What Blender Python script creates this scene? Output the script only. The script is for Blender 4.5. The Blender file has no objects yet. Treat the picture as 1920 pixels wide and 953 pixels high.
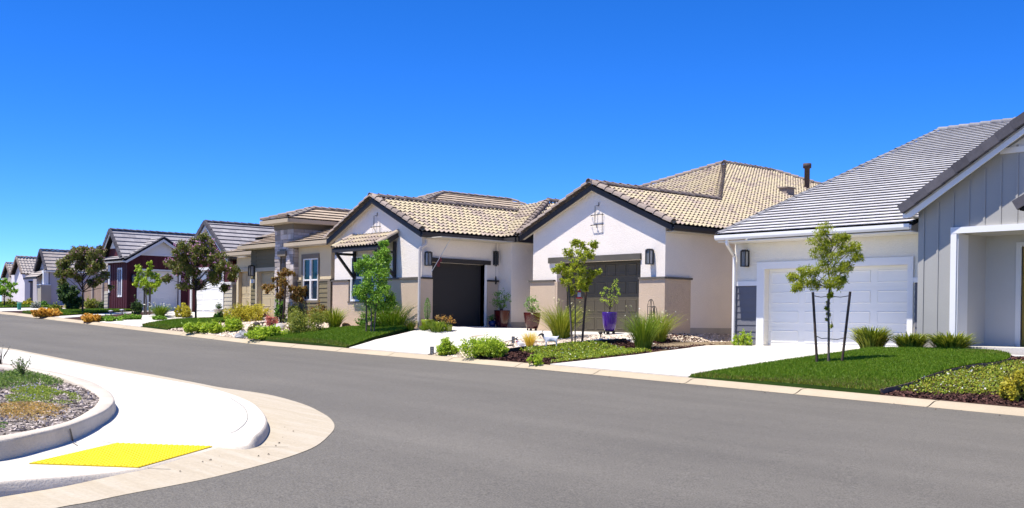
import bpy, bmesh, math, random
import numpy as np
from mathutils import Vector, Matrix
rnd = random.Random(11); rng = np.random.default_rng(5)
sc = bpy.context.scene; COL = sc.collection
V = Vector
# ------------------------------------------------------------------ camera
YAW, PIT, ROL, FPX, CY, ZC = -0.85265587, -0.00764995, 0.01280426, 2100.0, 620.0, 1.4
F = np.array([math.sin(YAW)*math.cos(PIT), math.cos(YAW)*math.cos(PIT), math.sin(PIT)])
_r0 = np.array([math.cos(YAW), -math.sin(YAW), 0]); _u0 = np.cross(_r0, F)
R_ = math.cos(ROL)*_r0 + math.sin(ROL)*_u0; U_ = -math.sin(ROL)*_r0 + math.cos(ROL)*_u0
CAM = np.array([0, 0, ZC])
cd = bpy.data.cameras.new('camera'); cam = bpy.data.objects.new('camera', cd); COL.objects.link(cam)
M4 = Matrix.Identity(4)
for i in range(3):
    M4[i][0] = R_[i]; M4[i][1] = U_[i]; M4[i][2] = -F[i]
M4[2][3] = ZC
cam.matrix_world = M4
cd.sensor_width = 36; cd.lens = FPX/1920*36; cd.shift_y = (CY-476.5)/1920; cd.clip_end = 3000; cd.clip_start = .1
sc.camera = cam
def ray(x, y):
    d = F*FPX + R_*(x-960) - U_*(y-CY); return d/np.linalg.norm(d)
def at(x, y, ax, v):
    d = ray(x, y); return CAM + d*((v-CAM[ax])/d[ax])
def depth(p): return float((np.array(p)-CAM)@F)
# ------------------------------------------------------------------ terrain
PX = [-400, -130, -95, -63, -49, -36, -21, -8.7, 0, 40, 150]
PZ = [3.6, 3.0, 2.3, 1.42, .93, .48, .19, -.12, -.30, -.9, -1.6]
DX = [-400, -130, -105, -92, -80, -66, -62, -53.5, -51.5, -40, -38.6, -31.8, -29.5, -24, -22.6, -15, 20, 150]
DZ = [3.6, 3.0, 2.5, 2.32, 1.95, 1.78, 1.72, 1.66, 1.33, 1.3, 1.21, 1.19, 1.07, 1.06, .74, .74, .2, -.6]
YK = 19.38
def zg(x, y):
    p = float(np.interp(x, PX, PZ))
    if y <= YK: return p + .012*(YK-max(y, -5))
    k = p + .10*min(1, (y-YK)/.4); pad = float(np.interp(x, DX, DZ))
    t = min(1, max(0, (y-YK-.5)/(float(np.interp(x, [-70, -40, -31.8, -29], [6.6, 4.5, 4.4, 6.6]))))); return k + (pad-k)*t
def gp(px, py, dz=0):
    d = ray(px, py); t = 3.0; prev = None
    while t < 220:
        p = CAM + d*t; f = p[2] - zg(p[0], p[1]) - dz
        if f <= 0:
            a, b = t-.25, t
            for _ in range(24):
                m = (a+b)/2; p = CAM + d*m
                if p[2] - zg(p[0], p[1]) - dz <= 0: b = m
                else: a = m
            return CAM + d*b
        t += .25
    return CAM + d*120
def mpp(p): return depth(p)/FPX          # metres per photo pixel there
# ------------------------------------------------------------------ materials
MATS = {}
LG = 2.4
def nodes(name):
    m = bpy.data.materials.new(name); m.use_nodes = True; nt = m.node_tree
    return m, nt, nt.nodes['Principled BSDF']
def ramp(nt, fac, cols, pos=None, interp='LINEAR'):
    r = nt.nodes.new('ShaderNodeValToRGB'); el = r.color_ramp.elements; r.color_ramp.interpolation = interp
    while len(el) < len(cols): el.new(.5)
    for i, c in enumerate(cols):
        el[i].position = pos[i] if pos else i/max(1, len(cols)-1); el[i].color = (*c, 1)
    nt.links.new(fac, r.inputs[0]); return r.outputs[0]
def noise(nt, vec, scale, detail=4, rough=.6):
    n = nt.nodes.new('ShaderNodeTexNoise'); n.inputs['Scale'].default_value = scale; n.inputs['Detail'].default_value = detail
    n.inputs['Roughness'].default_value = rough; nt.links.new(vec, n.inputs['Vector']); return n.outputs[0]
def mat(name, col, rough=.8, spec=.3, var=.12, vscale=1.5, bump=0, bscale=60, metal=0, island=0, stretch=None, fine=0, fscale=80):
    """plain coloured surface with slow weathering variation, optional fine mottling, bump and per-piece variation"""
    if name in MATS: return MATS[name]
    m, nt, b = nodes(name)
    g = nt.nodes.new('ShaderNodeNewGeometry'); vec = g.outputs['Position']
    if stretch:
        mp = nt.nodes.new('ShaderNodeMapping'); mp.inputs['Scale'].default_value = stretch
        nt.links.new(vec, mp.inputs[0]); vec = mp.outputs[0]
    c = np.array(col)
    n1 = noise(nt, vec, vscale, 5)
    out = ramp(nt, n1, [tuple(c*(1-var)), tuple(np.minimum(1, c*(1+var)))], [.3, .7])
    def mul(out, fac, lo, hi):
        mx = nt.nodes.new('ShaderNodeMix'); mx.data_type = 'RGBA'; mx.blend_type = 'MULTIPLY'; mx.inputs[0].default_value = 1
        nt.links.new(out, mx.inputs[6]); nt.links.new(ramp(nt, fac, [lo, hi], [.25, .75]), mx.inputs[7]); return mx.outputs[2]
    if fine: out = mul(out, noise(nt, g.outputs['Position'], fscale, 3, .7), (1-fine,)*3, (1+fine,)*3)
    if island: out = mul(out, g.outputs['Random Per Island'], (1-island,)*3, (1+island,)*3)
    nt.links.new(out, b.inputs['Base Color'])
    b.inputs['Roughness'].default_value = rough; b.inputs['Specular IOR Level'].default_value = spec; b.inputs['Metallic'].default_value = metal
    if bump:
        bp = nt.nodes.new('ShaderNodeBump'); bp.inputs['Strength'].default_value = bump; bp.inputs['Distance'].default_value = .02
        nt.links.new(noise(nt, g.outputs['Position'], bscale, 3, .7), bp.inputs['Height']); nt.links.new(bp.outputs[0], b.inputs['Normal'])
    MATS[name] = m; return m
def tilemat(name, cols, pos=None, weather=.18):
    m, nt, b = nodes(name); g = nt.nodes.new('ShaderNodeNewGeometry')
    # colour per tile, drifting over the roof in batches
    n = noise(nt, g.outputs['Position'], .55, 3, .6)
    ad = nt.nodes.new('ShaderNodeMath'); ad.operation = 'MULTIPLY_ADD'; ad.inputs[1].default_value = .62
    nt.links.new(g.outputs['Random Per Island'], ad.inputs[0])
    sb = nt.nodes.new('ShaderNodeMath'); sb.operation = 'MULTIPLY_ADD'; sb.inputs[1].default_value = 1.1; sb.inputs[2].default_value = -.36
    nt.links.new(n, sb.inputs[0]); nt.links.new(sb.outputs[0], ad.inputs[2])
    out = ramp(nt, ad.outputs[0], cols, pos)
    mx = nt.nodes.new('ShaderNodeMix'); mx.data_type = 'RGBA'; mx.blend_type = 'MULTIPLY'; mx.inputs[0].default_value = 1
    nt.links.new(out, mx.inputs[6])
    nt.links.new(ramp(nt, noise(nt, g.outputs['Position'], 9, 5, .75), [(1-weather,)*3, (1+weather*.5,)*3], [.3, .65]), mx.inputs[7])
    nt.links.new(mx.outputs[2], b.inputs['Base Color']); b.inputs['Roughness'].default_value = .85; b.inputs['Specular IOR Level'].default_value = .25
    MATS[name] = m; return m
def leafmat(name, cols, trans=.35, rough=.5):
    if name in MATS: return MATS[name]
    m, nt, b = nodes(name); g = nt.nodes.new('ShaderNodeNewGeometry')
    cols = [tuple(min(.8, c*LG) for c in q) if max(q) < .5 else q for q in cols]
    out = ramp(nt, g.outputs['Random Per Island'], cols)
    nt.links.new(out, b.inputs['Base Color']); b.inputs['Roughness'].default_value = rough; b.inputs['Specular IOR Level'].default_value = .35
    t = nt.nodes.new('ShaderNodeBsdfTranslucent'); nt.links.new(out, t.inputs[0])
    mx = nt.nodes.new('ShaderNodeMixShader'); mx.inputs[0].default_value = trans
    nt.links.new(b.outputs[0], mx.inputs[1]); nt.links.new(t.outputs[0], mx.inputs[2])
    nt.links.new(mx.outputs[0], nt.nodes['Material Output'].inputs[0]); MATS[name] = m; return m
def glassmat(name, col):
    m, nt, b = nodes(name); b.inputs['Base Color'].default_value = (*col, 1); b.inputs['Roughness'].default_value = .16
    b.inputs['Specular IOR Level'].default_value = .22; MATS[name] = m; return m
# ------------------------------------------------------------------ mesh builder
LOC = {}
SPLIT = {'wainscot', 'wainscot_cap', 'barge_board', 'trim', 'siding', 'gutter', 'rake_tiles', 'door_trim', 'fascia', 'eave_soffit', 'soffit', 'foundation', 'wall', 'door_jamb', 'porch_wall', 'tower_trim', 'panel_rail', 'side_wall', 'pillar', 'porch_roof'}
class MB:
    def __init__(s): s.v = []; s.f = []; s.m = []; s.s = []; s.starts = []
    def add(s, vs, fs, mi=0, smooth=False):
        s.starts.append(len(s.f)); o = len(s.v); s.v += [tuple(map(float, p)) for p in vs]
        for f in fs: s.f.append([i+o for i in f]); s.m.append(mi); s.s.append(smooth)
    def hexa(s, p, mi=0):   # 8 points: bottom 4 ccw, top 4 ccw
        s.add(p, [(3, 2, 1, 0), (4, 5, 6, 7), (0, 1, 5, 4), (1, 2, 6, 5), (2, 3, 7, 6), (3, 0, 4, 7)], mi)
    def box(s, x0, x1, y0, y1, z0, z1, mi=0):
        if x1 < x0: x0, x1 = x1, x0
        if y1 < y0: y0, y1 = y1, y0
        s.hexa([(x0, y0, z0), (x1, y0, z0), (x1, y1, z0), (x0, y1, z0), (x0, y0, z1), (x1, y0, z1), (x1, y1, z1), (x0, y1, z1)], mi)
    def beam(s, p0, p1, w, h, up=(0, 0, 1), mi=0):
        p0 = V(p0); p1 = V(p1); d = (p1-p0).normalized(); sd = d.cross(V(up)).normalized()*(w/2); u = sd.cross(d).normalized()*(h/2)
        s.hexa([p0-sd-u, p0+sd-u, p1+sd-u, p1-sd-u, p0-sd+u, p0+sd+u, p1+sd+u, p1-sd+u], mi)
    def prism(s, poly, off, mi=0):  # planar polygon and extrusion vector
        n = len(poly); a = [V(p) for p in poly]; b = [p+V(off) for p in a]
        s.add(a+b, [list(range(n))[::-1], list(range(n, 2*n))]+[(i, (i+1) % n, n+(i+1) % n, n+i) for i in range(n)], mi)
    def tube(s, path, rad, n=6, mi=0, cap=True):
        path = [V(p) for p in path]; rings = []; rad = rad if hasattr(rad, '__len__') else [rad]*len(path)
        for i, p in enumerate(path):
            d = (path[min(i+1, len(path)-1)]-path[max(i-1, 0)]).normalized()
            a = d.cross(V((0, 0, 1))) if abs(d.z) < .95 else d.cross(V((1, 0, 0))); a.normalize(); b = d.cross(a)
            rings.append([p+(a*math.cos(2*math.pi*k/n)+b*math.sin(2*math.pi*k/n))*rad[i] for k in range(n)])
        vs = [q for r in rings for q in r]
        fs = [(i*n+k, i*n+(k+1) % n, (i+1)*n+(k+1) % n, (i+1)*n+k) for i in range(len(path)-1) for k in range(n)]
        s.add(vs, fs, mi, True)
        if cap: s.add(rings[-1], [list(range(n))], mi); s.add(rings[0], [list(range(n))[::-1]], mi)
    def lathe(s, c, prof, n=20, mi=0, sq=0):
        vs = []
        for (r, z) in prof:
            for k in range(n):
                a = 2*math.pi*k/n; ca, sa = math.cos(a), math.sin(a)
                q = (abs(ca)**sq+abs(sa)**sq)**(-1/sq) if sq else 1
                vs.append((c[0]+r*ca*q, c[1]+r*sa*q, c[2]+z))
        fs = [(i*n+k, i*n+(k+1) % n, (i+1)*n+(k+1) % n, (i+1)*n+k) for i in range(len(prof)-1) for k in range(n)]
        s.add(vs, fs, mi, True); m = len(prof)-1
        s.add(vs[:n], [list(range(n))[::-1]], mi); s.add(vs[m*n:], [list(range(n))], mi)
    def clusters(s, gap=.03):
        g = {}
        lo = [np.min([s.v[i] for i in set(j for f in fs for j in f)], 0) for fs in s.groups()]; hi = [np.max([s.v[i] for i in set(j for f in fs for j in f)], 0) for fs in s.groups()]
        n = len(lo); par = list(range(n))
        def fd(i):
            while par[i] != i: i = par[i]
            return i
        lo = np.array(lo); hi = np.array(hi)
        for i in range(n):
            ok = np.all(lo[i]-gap <= hi, 1) & np.all(lo-gap <= hi[i], 1)
            for j in np.nonzero(ok)[0]: par[fd(int(j))] = fd(i)
        for i in range(n): g.setdefault(fd(i), []).append(i)
        return list(g.values())
    def groups(s):
        if not hasattr(s, '_g'):
            st = s.starts+[len(s.f)]; s._g = [s.f[a:b] for a, b in zip(st, st[1:])]
        return s._g
    def build(s, name, mats, parent=None, loc=None, sharp=None):
        if name in SPLIT and len(s.starts) > 1:
            if hasattr(s, '_g'): del s._g
            cl = s.clusters()
            if len(cl) > 1:
                st = s.starts+[len(s.f)]; out = None
                for c in sorted(cl, key=lambda c: -len(c)):
                    m = MB()
                    for i in c:
                        fs = s.f[st[i]:st[i+1]]; ids = sorted(set(j for f in fs for j in f)); mp = {j: k for k, j in enumerate(ids)}
                        base = len(m.v); m.starts.append(len(m.f)); m.v += [s.v[j] for j in ids]
                        for q in range(st[i], st[i+1]): m.f.append([base+mp[j] for j in s.f[q]]); m.m.append(s.m[q]); m.s.append(s.s[q])
                    o = m._build(name, mats, parent, loc); out = out or o
                return out
        return s._build(name, mats, parent, loc)
    def _build(s, name, mats, parent=None, loc=None, sharp=None):
        me = bpy.data.meshes.new(name); o = bpy.data.objects.new(name, me)
        base = LOC[parent.name] if parent else V(loc if loc is not None else (0, 0, 0))
        va = np.array(s.v, dtype=float).reshape(-1, 3) - np.array(base)
        me.from_pydata(va.tolist(), [], s.f)
        for m in (mats if isinstance(mats, (list, tuple)) else [mats]): me.materials.append(m)
        me.polygons.foreach_set('material_index', s.m); me.polygons.foreach_set('use_smooth', s.s); me.update()
        COL.objects.link(o)
        if parent: o.parent = parent
        else: o.location = base
        LOC[o.name] = base; return o
def rawmesh(name, verts, faces_n, mats, parent=None, loc=None, mi=None, smooth=False):
    """numpy mesh: verts (n,k,3) -> n separate k-gons"""
    n, k = verts.shape[:2]; base = LOC[parent.name] if parent else V(loc if loc is not None else (0, 0, 0))
    me = bpy.data.meshes.new(name); me.vertices.add(n*k); me.vertices.foreach_set('co', (verts.reshape(-1, 3)-np.array(base)).ravel())
    me.loops.add(n*k); me.loops.foreach_set('vertex_index', np.arange(n*k)); me.polygons.add(n)
    me.polygons.foreach_set('loop_start', np.arange(n)*k); me.polygons.foreach_set('loop_total', np.full(n, k))
    for m in (mats if isinstance(mats, (list, tuple)) else [mats]): me.materials.append(m)
    if mi is not None: me.polygons.foreach_set('material_index', mi)
    me.update(); me.validate()
    o = bpy.data.objects.new(name, me); COL.objects.link(o)
    if parent: o.parent = parent
    else: o.location = base
    LOC[o.name] = base; return o
def tag(o, label, cat, group=None):
    o['label'] = label; o['category'] = cat
    if group: o['group'] = group
    return o
def thing(name, label, cat, loc, group=None):
    o = bpy.data.objects.new(name, None); COL.objects.link(o); o.location = V(loc); LOC[o.name] = V(loc); o.empty_display_size = .3
    return tag(o, label, cat, group)
def struct(o): o['kind'] = 'structure'; return o
def stuff(o, label=None, cat=None):
    o['kind'] = 'stuff'
    if label: tag(o, label, cat)
    return o
# ------------------------------------------------------------------ ground sheets
def sheet(name, poly, zf, m, spacing=.6, skirt=0, fine=None):
    bm = bmesh.new(); vs = [bm.verts.new((p[0], p[1], 0)) for p in poly]; f = bm.faces.new(vs); f.normal_update()
    if f.normal.z < 0: bmesh.ops.reverse_faces(bm, faces=[f])
    bmesh.ops.triangulate(bm, faces=bm.faces[:])
    xs = [p[0] for p in poly]; ys = [p[1] for p in poly]
    for ax, lo, hi in ((0, min(xs), max(xs)), (1, min(ys), max(ys))):
        c = math.floor(lo/spacing)*spacing+spacing
        while c < hi:
            no = [0, 0, 0]; no[ax] = 1; co = [0, 0, 0]; co[ax] = c
            bmesh.ops.bisect_plane(bm, geom=bm.verts[:]+bm.edges[:]+bm.faces[:], plane_co=co, plane_no=no, dist=1e-5); c += spacing
    for v in bm.verts: v.co.z = zf(v.co.x, v.co.y)
    if skirt:
        be = [e for e in bm.edges if len(e.link_faces) == 1]
        r = bmesh.ops.extrude_edge_only(bm, edges=be); nv = [g for g in r['geom'] if isinstance(g, bmesh.types.BMVert)]
        for v in nv: v.co.z -= skirt
    bm.normal_update()
    me = bpy.data.meshes.new(name); bm.to_mesh(me); bm.free(); me.materials.append(m)
    o = bpy.data.objects.new(name, me); COL.objects.link(o); LOC[o.name] = V((0, 0, 0)); return o
def scatter(o, n, inside=None):
    """n random points on the upward faces of a sheet"""
    me = o.data; me.calc_loop_triangles(); co = np.array([v.co[:] for v in me.vertices])
    tr = np.array([t.vertices[:] for t in me.loop_triangles]); a, b, c = co[tr[:, 0]], co[tr[:, 1]], co[tr[:, 2]]
    nn = np.cross(b-a, c-a); ar = np.abs(nn[:, 2]); i = rng.choice(len(tr), n, p=ar/ar.sum())
    r1 = np.sqrt(rng.random(n))[:, None]; r2 = rng.random(n)[:, None]
    return a[i]*(1-r1)+b[i]*r1*(1-r2)+c[i]*r1*r2
def px_poly(pts, dz=0): return [tuple(gp(x, y, dz)[:2]) for x, y in pts]
def spline(pts, n=8, closed=False):
    out = []; P = [np.array(p, float) for p in pts]; N = len(P)
    for i in range(N if closed else N-1):
        g = lambda k: P[k % N] if closed else P[min(max(k, 0), N-1)]
        p0, p1, p2, p3 = g(i-1), g(i), g(i+1), g(i+2)
        for k in range(n):
            t = k/n; out.append(.5*(2*p1+(p2-p0)*t+(2*p0-5*p1+4*p2-p3)*t*t+(3*p1-p0-3*p2+p3)*t**3))
    if not closed: out.append(P[-1])
    return [tuple(p) for p in out]

# ------------------------------------------------------------------ palette
stucco = mat('stucco_white', (.83, .745, .655), .9, .15, .04, .8, .9, 28, fine=.05, fscale=25)
stucco_warm = mat('stucco_taupe', (.56, .43, .315), .9, .15, .05, .8, .9, 28, fine=.06, fscale=25)
stucco_d = mat('stucco_offwhite', (.83, .77, .65), .9, .15, .03, .8, .6, 30, fine=.04, fscale=25)
stucco_a = mat('stucco_cream', (.68, .55, .34), .9, .15, .05, .8, .7, 28, fine=.05)
white = mat('paint_white', (.82, .80, .77), .5, .4, .03, .6)
offwhite = mat('paint_offwhite', (.72, .70, .66), .55, .4, .04, .6)
door_white = mat('door_white', (.82, .80, .745), .45, .4, .02, .5)
dark = mat('dark_brown_trim', (.032, .028, .026), .6, .35, .15, 2)
darkcap = mat('dark_cap', (.11, .098, .085), .8, .2, .15, 2)
door_olive = mat('door_olive', (.078, .064, .041), .5, .4, .05, .6)
door_dark = mat('door_charcoal', (.028, .026, .026), .6, .3, .06, .6)
grey_siding = mat('siding_bluegrey', (.145, .145, .165), .7, .3, .06, 1, fine=.06, fscale=40)
board_grey = mat('board_grey', (.38, .365, .335), .7, .3, .03, 1, fine=.04, fscale=30)
board_mid = mat('board_lightgrey', (.55, .53, .49), .7, .3, .03, 1)
olive = mat('siding_olive', (.175, .145, .083), .75, .25, .05, 1)
olive_trim = mat('trim_taupe', (.20, .165, .12), .75, .25, .05, 1)
cream_trim = mat('trim_cream', (.52, .44, .31), .7, .3, .05, 1)
cream_door = mat('door_cream', (.50, .405, .25), .6, .3, .04, 1)
tanside = mat('siding_tan', (.42, .375, .29), .75, .25, .05, 1)
red = mat('board_barn_red', (.068, .011, .015), .7, .3, .1, 1, fine=.08)
lav = mat('stucco_lavender_grey', (.46, .42, .43), .9, .15, .04, .8)
farwhite = mat('stucco_far_white', (.74, .69, .68), .9, .15, .04, .8)
fartan = mat('stucco_far_tan', (.46, .42, .38), .9, .15, .04, .8)
yellowdoor = mat('door_yellow', (.33, .22, .03), .45, .4, .1, 2)
felt = mat('roof_felt', (.02, .019, .018), .95, .1, .1, 2)
soffit = mat('soffit_paint', (.55, .50, .42), .8, .2, .05, 1)
metal_d = mat('dark_metal', (.02, .019, .018), .45, .5, .1, 3)
frost = mat('lantern_glass', (.36, .37, .38), .25, .5, .05, 3)
glass_t = glassmat('glass_teal', (.012, .085, .085)); glass_b = glassmat('glass_blue', (.014, .028, .045))
solar_m = glassmat('solar_black', (.035, .03, .045))
tile_y = tilemat('tile_s_blend', [(.27, .21, .175), (.40, .32, .265), (.47, .39, .27), (.51, .43, .28), (.46, .39, .275)], [.02, .27, .45, .68, 1])
tile_cap = tilemat('tile_cap_brown', [(.19, .15, .13), (.28, .225, .19), (.35, .28, .23)])
tile_grey = tilemat('tile_flat_grey', [(.47, .45, .45), (.54, .52, .51), (.61, .59, .575)], None, .16)
tile_greyd = tilemat('tile_cap_charcoal', [(.055, .05, .058), (.085, .08, .09), (.12, .11, .12)])
tile_tan = tilemat('tile_flat_tan', [(.40, .315, .23), (.50, .395, .29), (.56, .45, .335)], None, .18)
tile_far = tilemat('tile_far_grey', [(.30, .26, .235), (.38, .335, .30), (.43, .38, .345)], None, .2)
stone = mat('ledge_stone', (.50, .43, .38), .9, .2, .1, 3, .8, 30, island=.3, fine=.12, fscale=30)
concrete = mat('concrete', (.60, .565, .505), .85, .2, .09, .7, .3, 60, fine=.07, fscale=20)
concrete_g = mat('concrete_gutter', (.50, .435, .345), .85, .2, .16, .9, .4, 60, fine=.10, fscale=22, stretch=(1, 1, 1))
kerb_m = mat('concrete_kerb', (.43, .355, .25), .85, .2, .09, .8, .4, 60, fine=.07, fscale=25)
kerb_g = mat('concrete_kerb_grey', (.55, .485, .40), .85, .2, .12, 1.2, .5, 50, fine=.08, fscale=25)
joint = mat('joint_dark', (.16, .145, .12), .95, .1, .1, 2)
soil = mat('dry_soil', (.22, .165, .105), .95, .1, .25, 1.2, .6, 30)
mulch_m = mat('mulch_base', (.060, .032, .026), .95, .1, .3, 4, 1, 40, fine=.35, fscale=40)
mulch_c = mat('mulch_chip', (.085, .040, .032), .9, .15, .1, 2, island=.6)
bark_m = mat('bark_grey_base', (.24, .205, .18), .95, .1, .3, 4, 1, 40)
bark_c = mat('bark_grey_chip', (.37, .315, .28), .9, .15, .1, 2, island=.55)
gravel_m = mat('gravel_base', (.50, .40, .30), .9, .15, .2, 5, 1, 45, fine=.25, fscale=30)
gravel_c = mat('gravel_stone', (.56, .46, .36), .85, .2, .1, 3, island=.45)
lawn_m = mat('lawn_base', (.030, .060, .010), .95, .1, .3, 1.2, .6, 50)
grass_l = leafmat('grass_blade', [(.033, .072, .002), (.050, .100, .003), (.075, .125, .005), (.105, .135, .010)], .3)
wood_dark = mat('stake_wood', (.085, .058, .043), .85, .2, .2, 6, .4, 60, stretch=(1, 1, .15))
trunk_m = mat('young_bark', (.13, .105, .085), .9, .15, .25, 8, .5, 60)
trunk_d = mat('dark_bark', (.045, .035, .03), .9, .15, .25, 8, .5, 60)
rubber = mat('black_rubber', (.015, .015, .015), .6, .3, .1, 5)
yellow_m = mat('tactile_yellow', (.78, .56, .006), .6, .35, .05, 2, fine=.05, fscale=30)
# asphalt: aggregate speckle, tyre-polished bands along the street, faint patches
def asphalt():
    m, nt, b = nodes('asphalt'); g = nt.nodes.new('ShaderNodeNewGeometry'); p = g.outputs['Position']
    o = ramp(nt, noise(nt, p, .22, 5, .55), [(.124, .113, .094), (.154, .140, .116)], [.3, .7])
    def mul(o, f, lo, hi, a=.25, c=.75):
        mx = nt.nodes.new('ShaderNodeMix'); mx.data_type = 'RGBA'; mx.blend_type = 'MULTIPLY'; mx.inputs[0].default_value = 1
        nt.links.new(o, mx.inputs[6]); nt.links.new(ramp(nt, f, [(lo,)*3, (hi,)*3], [a, c]), mx.inputs[7]); return mx.outputs[2]
    o = mul(o, noise(nt, p, 60, 2, .8), .5, 1.55, .3, .7)
    o = mul(o, noise(nt, p, 14, 4, .7), .88, 1.13)
    mp = nt.nodes.new('ShaderNodeMapping'); mp.inputs['Scale'].default_value = (.05, .9, 1); nt.links.new(p, mp.inputs[0])
    o = mul(o, noise(nt, mp.outputs[0], 1, 3, .6), .9, 1.1)
    v = nt.nodes.new('ShaderNodeTexVoronoi'); v.inputs['Scale'].default_value = 38; nt.links.new(p, v.inputs['Vector'])
    o = mul(o, v.outputs['Distance'], 1.35, .95, .03, .16)
    nt.links.new(o, b.inputs['Base Color']); b.inputs['Roughness'].default_value = .82; b.inputs['Specular IOR Level'].default_value = .35
    bp = nt.nodes.new('ShaderNodeBump'); bp.inputs['Strength'].default_value = .55; bp.inputs['Distance'].default_value = .012
    nt.links.new(noise(nt, p, 85, 2, .8), bp.inputs['Height']); nt.links.new(bp.outputs[0], b.inputs['Normal']); return m
asphalt_m = asphalt()
def gutter_mat():   # water-worn streaks along the flow, rust-cream tint
    m, nt, b = nodes('concrete_gutter_streaked'); g = nt.nodes.new('ShaderNodeNewGeometry'); p = g.outputs['Position']
    mp = nt.nodes.new('ShaderNodeMapping'); mp.inputs['Rotation'].default_value = (0, 0, math.radians(-48)); mp.inputs['Scale'].default_value = (.5, 5, 1); nt.links.new(p, mp.inputs[0])
    o = ramp(nt, noise(nt, mp.outputs[0], 1.3, 6, .65), [(.41, .345, .25), (.455, .39, .29), (.50, .445, .355)], [.25, .5, .75])
    mx = nt.nodes.new('ShaderNodeMix'); mx.data_type = 'RGBA'; mx.blend_type = 'MULTIPLY'; mx.inputs[0].default_value = 1; nt.links.new(o, mx.inputs[6]); nt.links.new(ramp(nt, noise(nt, p, 30, 4, .75), [(.86,)*3, (1.08,)*3], [.3, .7]), mx.inputs[7])
    nt.links.new(mx.outputs[2], b.inputs['Base Color']); b.inputs['Roughness'].default_value = .85; b.inputs['Specular IOR Level'].default_value = .2; return m
concrete_g = gutter_mat()
tile_r = tilemat('tile_flat_farm', [(.26, .245, .255), (.33, .31, .32), (.39, .37, .37)], None, .2)
# ------------------------------------------------------------------ ground, road, kerb
def grid(name, xs, ys, zf, m):
    vs = [(x, y, zf(x, y)) for y in ys for x in xs]; n = len(xs)
    fs = [(j*n+i, j*n+i+1, (j+1)*n+i+1, (j+1)*n+i) for j in range(len(ys)-1) for i in range(n-1)]
    mb = MB(); mb.add(vs, fs, 0, True); return mb.build(name, m)
xs = sorted(set([-1200, -800, -500, -300, -200]+list(range(-160, 61, 4))+[90, 150, 300, 600, 1000]+[-23.4, -38.8, -52.2]))
ys = sorted(set([-800, -400, -150, -60, -20, -5, 0, 6, 12, 19.3, 19.8, 20, 22, 24, 26, 26.6, 30, 40, 60, 100, 200, 500, 1200]))
struct(grid('ground', xs, ys, lambda x, y: zg(x, y)-.05, soil))
xs2 = sorted(set([-300, -200]+list(range(-160, 61, 3))+[90, 150])); ys2 = [-60, -30, -15, -5]+[i*1.2 for i in range(0, 16)]+[YK]
struct(grid('road', xs2, ys2, lambda x, y: zg(x, y), asphalt_m))
# rolled kerb along the house side, cast in lengths with joints
prof_k = [(-.006, .004), (.06, .012), (.16, .05), (.26, .092), (.34, .104), (.46, .108), (.50, .10)]
mb = MB(); x = -170.0
while x < 30:
    L = 2.9; xe = x+L-.028
    nx = 4; ring = []
    for i in range(nx+1):
        xx = x+(xe-x)*i/nx; b0 = float(np.interp(xx, PX, PZ)); ring.append([(xx, YK+dy, b0+dz) for dy, dz in prof_k])
    m_ = len(prof_k); vs = [q for r in ring for q in r]
    mb.add(vs, [(i*m_+k, (i+1)*m_+k, (i+1)*m_+k+1, i*m_+k+1) for i in range(nx) for k in range(m_-1)], 0, True)
    x += L
mb2 = MB()
xx = -170.0
while xx < 30:   # shadow-dark bed showing in the joints
    b0 = float(np.interp(xx, PX, PZ)); b1 = float(np.interp(xx+4, PX, PZ))
    vs = [(xx, YK+dy, b0+dz-.02) for dy, dz in prof_k]+[(xx+4, YK+dy, b1+dz-.02) for dy, dz in prof_k]; n = len(prof_k)
    mb2.add(vs, [(k, n+k, n+k+1, k+1) for k in range(n-1)], 1); xx += 4
mb.v, base = mb.v+mb2.v, len(mb.v)
for f in mb2.f: mb.f.append([i+base for i in f]); mb.m.append(1); mb.s.append(False)
struct(mb.build('kerb', [kerb_m, joint]))
YB = YK+.50      # back of kerb
def kx(px, py): p = gp(px, py); return float(p[0])
def clampY(poly): return [(x, max(y, YB)) for x, y in poly]
# --- driveways
ldrive = clampY([(kx(1010, 690), YB), (kx(1276, 713), YB)]) + [(-15.95, 26.0), (-15.95, 28.85), (-20.95, 28.85), (-20.95, 28.45), (-21.9, 28.4), (-21.5, 26.0), (-21.2, 23.0)]
ldrive = [(kx(1012, 690), YB), (kx(1274, 713), YB), (-15.95, 25.2), (-15.95, 28.85), (-20.95, 28.85), (-20.95, 28.5), (-21.95, 28.4), (-21.35, 25.6), (-21.15, 23.0)]
dzf = lambda x, y: zg(x, y)+.03
struct(sheet('driveway', ldrive, dzf, concrete, .7, .06))
# shared drive of the white house: one apron for both garages
wdrive = [(-30.75, YB), (-26.5, YB), (-26.75, 20.9), (-27.1, 23.6), (-27.3, 24.9), (-26.4, 25.8), (-24.6, 26.0), (-24.0, 26.2), (-24.02, 27.4), (-25.08, 27.44),
          (-25.08, 28.0), (-29.0, 28.0), (-29.0, 27.4), (-30.3, 27.4), (-30.3, 32), (-31.3, 32), (-31.3, 27.4), (-32.2, 27.4), (-32.2, 24.25), (-31.95, 24.0), (-31.5, 21.4)]
struct(sheet('driveway', wdrive, dzf, concrete, .7, .06))
r1drive = [(-52.0, YB), (-47.3, YB), (-49.3, 22.4), (-51.6, 25.0), (-53.4, 26.95), (-57.8, 26.95), (-55.4, 24.2)]
struct(sheet('driveway', r1drive, dzf, concrete, .8, .06))
r2drive = [(-58.4, YB), (-56.7, YB), (-57.0, 22.0), (-59.5, 25.0), (-62.0, 27.5), (-66.2, 27.6), (-66.2, 31), (-60.2, 31), (-57.0, 26), (-54.9, 22.9), (-55.6, 21.4), (-57.2, 21.2)]
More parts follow.
